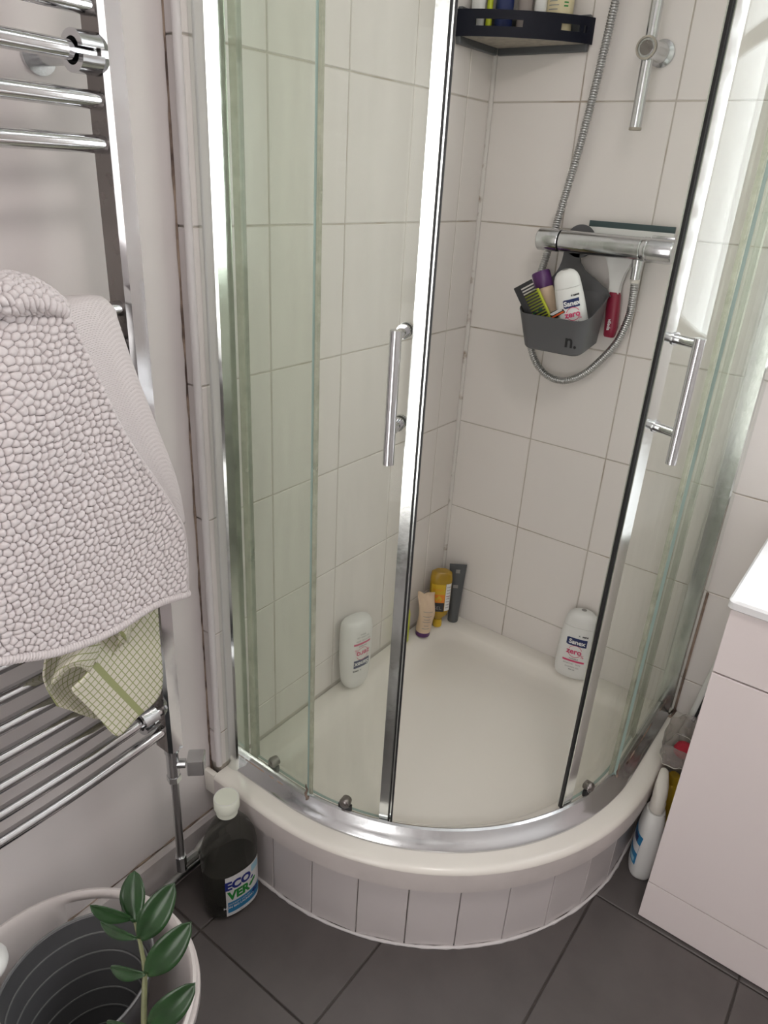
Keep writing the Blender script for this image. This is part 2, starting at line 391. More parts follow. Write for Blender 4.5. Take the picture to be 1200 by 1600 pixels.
# ------------------------------------------------------------------ shower tray (offset quadrant), riser
CX, CY = .16, -.299
def loop(wi, r, rc, n=28):
    P=[]
    x1=CX+r; y1=CY-r
    for k in range(n+1):                                  # curved front, from the back-wall side to the left-wall side
        a=PI/2*(1-k/n); P.append((CX+r*math.sin(a),CY-r*math.cos(a)))
    P+= [(wi+ (CX-wi)*.5,y1),(wi,y1)]
    P+= [(wi,y1+(-wi-rc-y1)*t) for t in (.33,.66,1)]
    for k in range(1,9): a=PI/2*k/8; P.append((wi+rc-rc*math.cos(a),-wi-rc+rc*math.sin(a)))
    P+= [(wi+rc+(x1-wi-rc)*t,-wi) for t in (.33,.66,1)]
    P+= [(x1,-wi+(CY+wi)*.5)]
    return P
tr=MB()
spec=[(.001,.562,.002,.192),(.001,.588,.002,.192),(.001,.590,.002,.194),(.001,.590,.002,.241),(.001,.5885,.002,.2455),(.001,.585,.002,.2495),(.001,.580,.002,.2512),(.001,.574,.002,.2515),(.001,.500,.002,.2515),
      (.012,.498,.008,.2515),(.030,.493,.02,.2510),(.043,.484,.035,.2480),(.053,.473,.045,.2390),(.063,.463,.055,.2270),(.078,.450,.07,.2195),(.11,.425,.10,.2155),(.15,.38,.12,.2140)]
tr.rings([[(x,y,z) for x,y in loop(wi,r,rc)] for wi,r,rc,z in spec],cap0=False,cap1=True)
nl=len(loop(0.001,.5,.01)); tr.mi[:3*nl]=[1]*(3*nl)  # underside and outer face of the lip get a greyer colour
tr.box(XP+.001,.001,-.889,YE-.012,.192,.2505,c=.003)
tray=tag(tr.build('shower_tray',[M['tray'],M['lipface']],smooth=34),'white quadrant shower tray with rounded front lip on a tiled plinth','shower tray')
pl=tag(empty('tray_plinth',(CX,CY,0)),'curved plinth of upright white tiles under the shower tray','plinth')
RR=.567
def plpt(s, r):                                            # along the quadrant: s<0 on the left straight, then arc, then right straight
    if s<=0: return (CX+s, CY-r, 0.0)
    L=r*PI/2
    if s<L: a=s/r; return (CX+r*math.sin(a),CY-r*math.cos(a),a)
    return (CX+r,CY+(s-L),PI/2)
core=MB(); ss=[-.155+i*(.155+RR*PI/2+.28)/60 for i in range(61)]
core.rings([[ (plpt(s,RR-.006)[0],plpt(s,RR-.006)[1],z) for z in (0.0,.191)]+[(plpt(s,RR-.03)[0],plpt(s,RR-.03)[1],z) for z in (.191,0.0)] for s in ss])
child_world(core,'plinth_core',M['grout'],pl)
off=.0995
ed=[-.156,-.107]+[off+k*.1036-.1036 for k in range(0,9)]+[RR*PI/2+.09,RR*PI/2+.19,RR*PI/2+.285]
ed=[e for e in ed if e<RR*PI/2+.3]
def flat_tile(s0,s1,r,z0,z1,th,name,m,parent):
    a=Vector(plpt(s0,r)[:2]+(0,)); b=Vector(plpt(s1,r)[:2]+(0,)); t=(b-a).normalized(); nrm=Vector((t.y,-t.x,0)); a=a+t*.0012; b=b-t*.0012
    mb=MB(); k=.0012
    def P(p,z,o): q=p+nrm*o; return (q.x,q.y,z)
    mb.rings([[P(a,z0,-th),P(b,z0,-th),P(b,z1,-th),P(a,z1,-th)],[P(a,z0,-k),P(b,z0,-k),P(b,z1,-k),P(a,z1,-k)],
              [P(a+t*k,z0+k,0),P(b-t*k,z0+k,0),P(b-t*k,z1-k,0),P(a+t*k,z1-k,0)]])
    return child_world(mb,name,m,parent)
for s0,s1 in zip(ed[:-1],ed[1:]):
    if s1-s0>.02: flat_tile(s0,s1,RR+.0015,.003,.1905,.006,'riser_tile',M['tile_r'],pl)
pts=[plpt(s,RR+.003) for s in [-.15+i*.013 for i in range(96)] if s<RR*PI/2+.27]
child_world(MB().tube([(p[0],p[1],.002) for p in pts],[random.uniform(.0028,.0048) for _ in pts],8),'sealant_bead',M['trim'],pl,60)

# ------------------------------------------------------------------ shower enclosure
enc=tag(empty('shower_enclosure',(CX,CY,.252)),'chrome framed curved glass shower enclosure with two sliding doors left open','shower enclosure')
ZB, ZT = .272, 2.08
def sweep(sec, s0, s1, n, name, m, smooth=30, parent=enc):
    mb=MB(); R=[]
    for i in range(n+1):
        s=s0+(s1-s0)*i/n
        row=[]
        for r,z in sec:
            L=.53*PI/2
            if s<=0: row.append((CX+s,CY-r,z))
            elif s<L: a=s/.53; row.append((CX+r*math.sin(a),CY-r*math.cos(a),z))
            else: row.append((CX+r,CY+(s-L),z))
        R.append(row)
    mb.rings(R); return child_world(mb,name,m,parent,smooth)
LA=.53*PI/2
sweep([(.548,.2515),(.549,.257),(.546,.262),(.538,.267),(.530,.275),(.524,.283),(.519,.285),(.515,.283),(.513,.2515)],-.128,LA+.262,90,'bottom_rail',M['chrome_w'])
sweep([(.548,2.075),(.549,2.115),(.515,2.115),(.515,2.075)],-.128,LA+.262,90,'top_rail',M['alu'])
def post(name,pts2,m):
    mb=MB(); mb.rings([[(x,y,z) for x,y in pts2] for z in (.2525,2.115)]); return child_world(mb,name,m,enc,20)
post('wall_post',[(.0005,-.852),(.018,-.852),(.030,-.849),(.034,-.846),(.034,-.815),(.030,-.811),(.0005,-.811)],M['alu'])
post('wall_post',[(.712,-.0005),(.712,-.018),(.709,-.030),(.706,-.034),(.675,-.034),(.671,-.030),(.671,-.0005)],M['alu'])
def panel(name, r, a, b, m, parent=enc, th=.006, z0=ZB, z1=ZT, n=None):
    """curved pane between two places; each is ('x',v) on the left straight, ('a',deg) on the arc, ('y',v) on the right straight"""
    def pos(q):
        if q[0]=='x': return q[1]-CX
        if q[0]=='a': return r*math.radians(q[1])
        return r*PI/2+(q[1]-CY)
    s0,s1=pos(a),pos(b); N=n or 40; mb=MB(); ri,ro=r-th/2,r+th/2
    def at_s(s,rr):
        if s<=0: return (CX+s,CY-rr)
        if s<r*PI/2: t=s/r; return (CX+rr*math.sin(t),CY-rr*math.cos(t))
        return (CX+rr,CY+(s-r*PI/2))
    R=[]
    for i in range(N+1):
        s=s0+(s1-s0)*i/N; pi_=at_s(s,ri); po=at_s(s,ro)
        R.append([(*pi_,z0),(*po,z0),(*po,z1),(*pi_,z1)])
    nf=len(mb.f); mb.rings(R)
    k=0
    for i in range(N):
        for j in range(4):
            if j in (0,2): mb.mi[nf+k]=1
            k+=1
    mb.mi[-1]=1; mb.mi[-2]=1
    return child_world(mb,name,[m,M['gedge']],parent,60)
panel('fixed_panel',.524,('x',.030),('a',5.7),M['glassf'])
panel('fixed_panel',.524,('a',84.8),('y',-.030),M['glassf'])
def polar(deg,r,z): a=math.radians(deg); return (CX+r*math.sin(a),CY-r*math.cos(a),z)
def sliding(name, lead, sgn, trail, hdeg, rdegs, sw):
    d=panel(name,.506,trail if sgn>0 else ('a',lead),('a',lead) if sgn>0 else trail,M['glass'],z0=.278,z1=2.06)
    d['label']='curved clear glass sliding door'
    def sub(mb,nm,m,sm=40): return child_world2(mb,nm,m,d,sm)
    # chrome strip at the leading edge, rubber seal in front of it
    w=math.degrees(sw/.506)
    def strip(a0,a1,r0,r1,z0,z1):
        mb=MB(); n=6
        mb.rings([[polar(a0+(a1-a0)*i/n,r,z) for r,z in ((r0,z0),(r1,z0),(r1,z1),(r0,z1))] for i in range(n+1)]); return mb
    sub(strip(lead-sgn*w,lead+sgn*.15,.499,.514,.272,2.066),'edge_strip',M['alu'],30)
    sub(strip(lead+sgn*.2,lead+sgn*.52,.504,.5095,.274,2.064),'rubber_seal',M['black'],30)
    if sgn>0:
        sub(strip(lead+.53,lead+.78,.503,.5105,.274,2.064),'seal_lip',M['alu'],30)
        sub(strip(lead+.79,lead+1.10,.504,.5095,.274,2.064),'rubber_seal',M['black'],30)
    # bow handle: bar with two standoffs through the glass
    h=MB().tube([polar(hdeg,.556,1.049),polar(hdeg,.556,1.246)],.0085,18)
    hb=sub(h,'handle',M['chrome'],40)
    for z in (1.237,1.098):
        q=MB().tube([polar(hdeg,.494,z),polar(hdeg,.502,z)],.011,16).tube([polar(hdeg,.511,z),polar(hdeg,.552,z)],.0075,16).tube([polar(hdeg,.5095,z),polar(hdeg,.516,z)],.0105,16)
        sub(q,'handle_post',M['chrome'],40)
    for rd in rdegs:
        z=.300
        q=MB().lathe([(.004,-.012),(.010,-.010),(.0115,0),(.0115,.004),(.009,.008),(.0035,.0095)],polar(rd,.516,z),Vector(polar(rd,1,0))-Vector(polar(rd,0,0)),n=20)
        sub(q,'roller',M['chrome_dark'],50)
        sub(strip(rd-1.5,rd+1.5,.512,.520,.280,.296),'roller_bracket',M['black'],30)
    return d
def child_world2(mb,name,m,parent,smooth=None):
    o=mb.build(name,m,None,smooth); o.parent=parent
    bpy.context.view_layer.update(); o.matrix_parent_inverse=parent.matrix_world.inverted(); return o
bpy.context.view_layer.update()
dl=sliding('sliding_door',24.5,1,('x',.050),21.2,(14.8,-6),.016)
drr=sliding('sliding_door',66.6,-1,('y',-.185),69.2,(74.4,),.022)
def vstrip(x0,x1,y0,y1,name,m,parent,z0=.274,z1=2.06): child_world2(MB().box(x0,x1,y0,y1,z0,z1,c=.001),name,m,parent)
vstrip(.036,.052,-.812,-.800,'seal_strip',M['seal'],dl)
vstrip(.661,.672,-.200,-.184,'seal_strip',M['seal'],drr)
child_world2(MB().rings([[polar(a,r,z) for r,z in ((.513,ZB),(.520,ZB),(.520,ZT),(.513,ZT))] for a in (5.2,5.7,6.2)]),'seal_strip',M['seal'],enc)
child_world2(MB().rings([[polar(a,r,z) for r,z in ((.513,ZB),(.520,ZB),(.520,ZT),(.513,ZT))] for a in (83.8,84.8,85.8)]),'seal_strip',M['seal'],enc)
child_world2(MB().tube([(.036+.01*i,CY-.5285,.2745) for i in range(13)],[random.uniform(.001,.0026) for _ in range(13)],6),'aged_sealant',M['mould'],enc)
child_world2(MB().tube([(CX+.5285,CY+.005+.012*i,.2745) for i in range(23)],[random.uniform(.0012,.0032) for _ in range(23)],6),'aged_sealant',M['mould'],enc)
child_world2(MB().tube([(.714,-.004,.253),(.714,-.004,.6)],.0025,6).tube([(.668,-.036,.254),(.69,-.038,.254),(.714,-.036,.254),(.716,-.004,.254)],.003,6),'aged_sealant',M['mould'],enc)

for a in (5.6,84.9):
    child_world2(MB().tube([polar(a+.25*math.sin(i*1.7),.5285,.273+.006*i) for i in range(8)],[.0022,.003,.0024,.0028,.002,.0022,.0014,.0008],6),'aged_sealant',M['mould'],enc)

# ------------------------------------------------------------------ towel rail, pipes
rad=tag(empty('towel_rail',(.065,-1.29,.48)),'chrome ladder towel radiator on the left wall with many round bars','towel radiator')
def upright(y0,y1):
    mb=MB(); xs=[.044,.044,.078,.083,.083,.078]
    sec=[(.044,y0),(.078,y0),(.085,y0+.005),(.085,y1-.005),(.078,y1),(.044,y1)]
    mb.rings([[(x,y,z) for x,y in sec] for z in (.476,1.90)]); mb.mi[0]=1; child_world2(mb,'upright',[M['chrome_r'],M['chrome_dark']],rad,15)  # one side face takes a darker, rougher chrome
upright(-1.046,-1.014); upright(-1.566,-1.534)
BARZ=[.52+.048*k for k in range(8)]+[.968+.048*k for k in range(7)]+[1.453+.0475*k for k in range(4)]+[1.72,1.768,1.816,1.864]
for z in BARZ:
    pts=[(.064+.012*math.sin(PI*t/16),-1.040-.5*t/16,z) for t in range(17)]
    b=child_world2(MB().tube(pts,.0105,16),'bar',M['chrome_r'],rad,40)
# wall brackets: split clamp round the bar and an arm back to the wall
for y,z in ((-1.062,1.548),(-1.075,.568),(-1.505,1.548),(-1.505,.568)):
    mb=MB()
    mb.tube([(XP+.001,y,z),(XP+.006,y,z)],.022,18).tube([(XP+.006,y,z),(.048,y,z)],.012,14)
    br=child_world2(mb,'wall_bracket',M['chrome_w'],rad,40)
    q=MB()
    for s in (-1,1):
        q.rings([[(.066+ (.0225)*math.cos(a)*1.0, y+dy, z+s*.004+s*abs(.0185*math.sin(a))) for a in [PI*k/10 for k in range(11)]]+
                 [(.066+ (.0135)*math.cos(a), y+dy, z+s*.004+s*abs(.0105*math.sin(a))) for a in [PI*(10-k)/10 for k in range(11)]] for dy in (-.014,-.012,.012,.014)])
    child_world2(q,'clamp',M['chrome_w'],br,40)
vb=MB().tube([(.065,-1.030,.476),(.065,-1.030,.462)],.0135,18).tube([(.065,-1.030,.462),(.065,-1.030,.405)],.0115,18).tube([(.065,-1.030,.405),(.065,-1.030,.392)],.0135,6)
v=child_world2(vb,'valve',M['chrome_w'],rad,30)
vh=MB().tube([(.065,-1.030,.432),(.082,-1.014,.432)],.009,12)
child_world2(vh,'valve_stem',M['chrome_w'],v,40)
hd=MB(); c=Vector((.093,-1.003,.432)); ax=Vector((.73,.68,0)); sd=Vector((-.68,.73,0)); up=Vector((0,0,1))
hd.rings([[tuple(c+ax*a+sd*(.0165*i*q)+up*(.0165*j*q)) for i,j in ((-1,-1),(1,-1),(1,1),(-1,1))] for a,q in ((-.012,.92),(-.010,1),(.017,1),(.019,.92))])
child_world2(hd,'valve_handle',M['chrome_w'],v)
pipe=tag(empty('supply_pipe',(.06,-1.03,0)),'chrome pipe dropping from the radiator valve and running along the skirting','pipe')
child_world2(MB().tube([(.065,-1.030,.392),(.062,-1.030,.175)],.0078,14),'pipe',M['hose'],pipe,60)
child_world2(MB().tube([(.062,-1.030,.188),(.062,-1.030,.150)],.0112,8).tube([(.062,-1.030,.158),(.060,-1.010,.155),(.060,-.992,.154)],.0105,10),'elbow',M['chrome_w'],pipe,30)
child_world2(MB().tube([(.060,-.996,.154),(.050,-.97,.154),(.044,-.94,.154),(.044,-.8905,.154)],.0078,14),'pipe',M['hose'],pipe,60)
pipe2=tag(MB().tube([(.012,-1.50,.062),(.012,-.868,.062)],.0085,14).build('floor_pipe',M['hose'],smooth=60),'long bare pipe running low along the skirting behind the cleaner bottle','pipe')

# ------------------------------------------------------------------ bath mat (pebbled pile, woven back)
BM=tag(empty('bath_mat',(.10,-1.2,.85)),'grey pebbled cotton bath mat hung over the towel radiator','bath mat')
def cells(U,V,a=.0108,b=.0088,jit=.34):
    """height 0..1 of a pebble field over arrays U,V in metres"""
    gu=U/a; gv=V/b; iu=np.floor(gu).astype(int); iv=np.floor(gv).astype(int)
    f1=np.full(U.shape,9.0); f2=np.full(U.shape,9.0)
    for di in (-1,0,1):
        for dj in (-1,0,1):
            ci=iu+di; cj=iv+dj
            h1=np.modf(np.abs(np.sin(ci*127.1+cj*311.7)*43758.5453))[0]; h2=np.modf(np.abs(np.sin(ci*269.5+cj*183.3)*43758.5453))[0]
            d=np.hypot(gu-(ci+.5+.5*(cj%2)+jit*(h1-.5)*2), gv-(cj+.5+jit*(h2-.5)*2))
            n1=np.minimum(f1,d); f2=np.minimum(np.maximum(f1,d),f2); f1=n1
    t=np.clip((f2-f1)/.62,0,1); return 1-(1-t)**2.2
def pebble(net,nu,nv,name,amp=.0066,flip=-1.0,off=(0,0),keep=False):
    G=netsurf(net,nu,nv); h,wd=G.shape[:2]
    du=np.zeros((h,wd)); dv=np.zeros((h,wd))
    du[:,1:]=np.cumsum(np.linalg.norm(np.diff(G,axis=1),axis=2),axis=1); dv[1:]=np.cumsum(np.linalg.norm(np.diff(G,axis=0),axis=2),axis=0)
    tu=np.gradient(G,axis=1); tv=np.gradient(G,axis=0); n=np.cross(tu,tv); n/=np.linalg.norm(n,axis=2)[...,None]+1e-12
    H=cells(du+off[0]+.003*np.sin(dv*40),dv+off[1]+.003*np.sin(du*37))
    e=np.minimum(np.minimum(np.arange(wd)[None,:],np.arange(wd)[::-1][None,:])/6.0,np.minimum(np.arange(h)[:,None],np.arange(h)[::-1][:,None])/6.0)
    amp2=amp*H*np.clip(e,.2,1)
    F=G+flip*n*amp2[...,None]; Bk=G-flip*n*.002
    mb=MB(); fs=[(i*wd+j,i*wd+j+1,(i+1)*wd+j+1,(i+1)*wd+j) for i in range(h-1) for j in range(wd-1)]
    mb.add(F.reshape(-1,3),fs); k=h*wd
    mb.add(Bk[::4,::4].reshape(-1,3),[]) if False else None
    o=mb.build(name,M['mat'],BM,180)
    o.matrix_parent_inverse=Matrix.Translation(-BM.location)
    md=o.modifiers.new('thickness','SOLIDIFY'); md.thickness=.003; md.offset=0
    return o
def row(px,xs):
    return [at(u,v,0,x) for (u,v),x in zip(px,xs)]
R=[row([(0,484),(30,482),(60,480),(85,482),(102,487)],(.135,.132,.128,.126,.124)),
   row([(0,590),(48,590),(90,590),(125,590),(151,592)],(.165,.160,.150,.142,.138)),
   row([(0,685),(62,683),(115,682),(160,680),(196,682)],(.180,.172,.160,.152,.148)),
   row([(0,790),(80,785),(150,778),(207,772),(253,768)],(.185,.176,.166,.158,.155)),
   row([(0,880),(88,870),(165,855),(232,838),(284,822)],(.185,.176,.166,.158,.155)),
   row([(0,960),(90,945),(170,920),(235,893),(291,870)],(.182,.174,.166,.158,.152)),
   row([(0,1028),(90,1013),(170,983),(240,941),(292,924)],(.180,.174,.166,.158,.150))]
R=[[2*np.array(r[0])-np.array(r[1])+np.array([-.012,-.04,0])]+r for r in R]
pebble(R,60,54,'pile')
Q=[row([(0,432),(30,436),(60,447),(85,465),(100,483)],(.10,.10,.10,.10,.10)),
   row([(0,445),(32,447),(63,455),(87,470),(102,485)],(.140,.136,.130,.124,.118)),
   row([(0,466),(33,466),(64,470),(89,479),(105,489)],(.158,.152,.144,.136,.128)),
   row([(0,481),(31,480),(62,478),(88,484),(106,492)],(.156,.150,.142,.134,.126)),
   row([(0,486),(31,485),(62,484),(87,487),(104,491)],(.138,.134,.130,.127,.122))]
b0=[np.array(p)+np.array([-.045,0,-.006]) for p in Q[0]]
Q=[b0]+Q
Q=[[2*np.array(r[0])-np.array(r[1])+np.array([0,-.05,0])]+list(r) for r in Q]
pebble(Q,34,16,'pile',off=(.004,.002))
A=[row([(70,470),(110,464),(140,463),(156,464),(163,469)],(.055,.055,.055,.055,.055)),
   row([(78,475),(112,470),(144,467),(164,472),(178,484)],(.085,.090,.090,.090,.088)),
   row([(102,500),(125,498),(146,495),(168,498),(184,503)],(.112,.110,.107,.104,.102)),
   row([(146,595),(165,590),(184,586),(200,580),(209,576)],(.128,.126,.124,.120,.118)),
   row([(190,685),(206,680),(221,675),(235,669),(243,664)],(.138,.137,.136,.134,.132)),
   row([(246,768),(254,762),(262,757),(270,752),(275,749)],(.146,.146,.146,.145,.144)),
   row([(280,826),(282,823),(285,820),(287,818),(289,816)],(.151,.151,.151,.151,.151))]
oa=gridmesh(netsurf(A,10,14),'backing',M['matback'],None,.004); oa.parent=BM; oa.matrix_parent_inverse=Matrix.Translation(-BM.location)
# rear flap behind the bars
A2=[row([(70,470),(110,464),(140,463),(156,464),(163,469)],(.055,)*5)]
A2.append([np.array(p)+np.array([-.010,0,-.02]) for p in A2[0]]); A2.append([np.array(p)+np.array([-.014,0,-.10]) for p in A2[0]]); A2.append([np.array(p)+np.array([-.016,0,-.2]) for p in A2[0]])
ob=gridmesh(netsurf(A2,6,8),'backing',M['matback'],None,.004); ob.parent=BM; ob.matrix_parent_inverse=Matrix.Translation(-BM.location)
hem=catmull(np.array(R[-1]),60); hl=len(hem)
mb=MB(); seg=np.concatenate([[0],np.cumsum(np.linalg.norm(np.diff(hem,axis=0),axis=1))])
ns=int(seg[-1]/.0014); hs=[np.array([np.interp(t,seg,hem[:,k]) for k in range(3)]) for t in np.linspace(0,seg[-1],ns)]
hs=[p+np.array([.004,0,-.002]) for p in hs]; mb.tube(hs,[.0068 if i%3 else .0056 for i in range(ns)],10); oh=mb.build('hem',M['mat'],BM,70); oh.matrix_parent_inverse=Matrix.Translation(-BM.location)
he=catmull(np.array([r[-1] for r in R]),20); oe=MB().tube([tuple(p) for p in he],[.0036 if i%2 else .003 for i in range(len(he))],8).build('hem',M['mat'],BM,70); oe.matrix_parent_inverse=Matrix.Translation(-BM.location)

# ------------------------------------------------------------------ checked tea towel
TT=tag(empty('tea_towel',(.10,-1.15,.64)),'cream and green checked tea towel bunched over the lower radiator bars','tea towel')
def cloth(net,nu,nv,rot,name='cloth',scale=(105.0,105.0),uo=(0,0)):
    G=netsurf(net,nu,nv); o=gridmesh(G,name,M['check'],None,.0016)
    o.parent=TT; o.matrix_parent_inverse=Matrix.Translation(-TT.location)
    L=o.data.uv_layers[0].data; c,s=math.cos(rot),math.sin(rot)
    for l in L:
        u,v=l.uv; l.uv=((c*u-s*v)*scale[0]+uo[0],(s*u+c*v)*scale[1]+uo[1])
    return o
C1=[row([(150,938),(180,930),(215,922),(245,916)],(.108,.104,.102,.098)),
    row([(154,985),(184,980),(222,972),(247,965)],(.122,.116,.110,.100)),
    row([(142,1040),(182,1032),(226,1024),(251,1014)],(.138,.122,.112,.102)),
    row([(122,1066),(166,1080),(212,1082),(254,1062)],(.142,.126,.116,.106)),
    row([(112,1078),(150,1104),(198,1112),(246,1092)],(.138,.126,.118,.108)),
    row([(130,1094),(156,1124),(184,1150),(214,1121)],(.130,.124,.120,.112))]
o=cloth(C1,10,8,0.0)
for l,q in zip(o.data.loops,o.data.uv_layers[0].data):          # bias-cut: the weave runs diagonally across the hanging panel
    p=o.data.vertices[l.vertex_index].co; q.uv=(-100.9*(p.y+1.15)-52.0*(p.z-.75)-1.8, 29.05*(p.y+1.15)-70.3*(p.z-.75)+20)
C2=[row([(72,985),(95,975),(125,965),(150,958)],(.100,.100,.100,.100)),
    row([(70,1030),(96,1030),(124,1032),(156,1030)],(.112,.104,.100,.098)),
    row([(68,1062),(92,1070),(122,1075),(160,1072)],(.116,.104,.100,.098)),
    row([(86,1099),(106,1104),(130,1108),(170,1108)],(.112,.108,.104,.100)),
    row([(90,1102),(112,1110),(140,1121),(176,1128)],(.106,.106,.104,.100))]
cloth(C2,8,8,math.radians(8),uo=(2.4,.4))
C3=[row([(98,1004),(115,990),(136,980),(158,972)],(.118,.132,.140,.132)),
    row([(96,1026),(114,1014),(134,1008),(156,1010)],(.128,.146,.154,.142)),
    row([(84,1056),(104,1036),(124,1030),(146,1038)],(.132,.152,.160,.146)),
    row([(80,1068),(104,1041),(124,1036),(142,1047)],(.130,.150,.158,.144)),
    row([(84,1070),(106,1046),(124,1041),(139,1050)],(.122,.142,.150,.138))]
cloth(C3,8,8,math.radians(-6),uo=(5.2,1.7))
C4=[row([(168,962),(180,955),(192,950),(204,945)],(.120,.136,.142,.132)),
    row([(176,976),(186,972),(196,970),(206,968)],(.128,.146,.148,.128)),
    row([(182,984),(190,984),(197,987),(204,988)],(.130,.146,.148,.126)),
    row([(186,990),(192,994),(196,1000),(200,1006)],(.128,.142,.144,.122))]
cloth(C4,6,6,math.radians(30),uo=(1.2,3.7))
C5=[row([(150,968),(160,972),(172,972),(186,982)],(.116,.112,.110,.116)),
    row([(150,1000),(160,1002),(174,1004),(196,1002)],(.122,.114,.112,.130)),
    row([(148,1036),(158,1034),(172,1026),(194,1006)],(.138,.130,.126,.132))]
cloth(C5,6,8,math.radians(-25),uo=(.8,2.2))

# ------------------------------------------------------------------ bottles
def text_mesh(s, size, bold=0.0):
    cu=bpy.data.curves.new('t','FONT'); cu.body=s; cu.size=size; cu.align_x='CENTER'; cu.align_y='CENTER'; cu.offset=bold; cu.resolution_u=3
    o=bpy.data.objects.new('t',cu); COL.objects.link(o); dg=bpy.context.evaluated_depsgraph_get(); dg.update()
    me=bpy.data.meshes.new_from_object(o.evaluated_get(dg)); vs=[tuple(p.co[:2]) for p in me.vertices]; fs=[tuple(p.vertices) for p in me.polygons]
    bpy.data.objects.remove(o); bpy.data.curves.remove(cu); bpy.data.meshes.remove(me); return vs,fs
def sect(hw,hd,z,n=2.4,k=36,cx=0,cy=0):
    out=[]
    for j in range(k):
        a=2*PI*j/k; c,s=math.cos(a),math.sin(a)
        out.append((cx+hw*math.copysign(abs(c)**(2/n),c),cy+hd*math.copysign(abs(s)**(2/n),s),z))
    return out
class Bottle:
    """profile: list of (z, half width, half depth); front towards local -y"""
    def __init__(s,name,label,cat,prof,m,n=2.4,loc=(0,0,0),rz=0,tilt=(0,0),group=None,bodyname='body'):
        s.root=empty(name,loc,rz); s.root.rotation_euler=(tilt[0],tilt[1],rz); tag(s.root,label,cat,group)
        s.prof=sorted(prof,key=lambda q:q[0]); s.n=n
        P=[]; arr=np.array(prof)
        s.body=MB().rings([sect(a[1],a[2],a[0],n) for a in prof]).build(bodyname,m,s.root,40)
    def surf(s,u,z,off=.0006):
        arr=np.array(s.prof); hw=np.interp(z,arr[:,0],arr[:,1]); hd=np.interp(z,arr[:,0],arr[:,2])
        t=min(abs(u)/hw,.999); return (u,-(hd*(1-t**s.n)**(1/s.n))-off,z)
    def patch(s,u0,u1,z0,z1,m,name='label_print',off=.0006,round_=0.0,skew=0.0,nu=10,nv=8):
        G=np.array([[s.surf(u0+(u1-u0)*i/nu, z0+(z1-z0)*j/nv+skew*(i/nu-.5), off) for i in range(nu+1)] for j in range(nv+1)])
        mb=MB(); h,w=G.shape[:2]; mb.add(G.reshape(-1,3),[(i*w+j,i*w+j+1,(i+1)*w+j+1,(i+1)*w+j) for i in range(h-1) for j in range(w-1)])
        return mb.build(name,m,s.body,60)
    def poly(s,pts,m,name='label_print',off=.0009):
        mb=MB(); mb.add([s.surf(u,z,off) for u,z in pts],[tuple(range(len(pts)))]); return mb.build(name,m,s.body)
    def text(s,t,size,u,z,m,bold=0,off=.0012,rot=0,sx=1.0,name='lettering'):
        vs,fs=text_mesh(t,size,bold); c,sn=math.cos(rot),math.sin(rot)
        mb=MB(); mb.add([s.surf(u+(x*sx*c-y*sn),z+(x*sx*sn+y*c),off) for x,y in vs],fs); return mb.build(name,m,s.body)
    def ring(s,u,z,r,w,m,a0=0,a1=2*PI,off=.001):
        k=32; mb=MB(); vs=[]
        for i in range(k+1):
            a=a0+(a1-a0)*i/k
            vs+= [s.surf(u+r*math.cos(a),z+r*math.sin(a),off),s.surf(u+(r-w)*math.cos(a),z+(r-w)*math.sin(a),off)]
        mb.add(vs,[(2*i,2*i+1,2*i+3,2*i+2) for i in range(k)]); return mb.build('label_print',m,s.body)

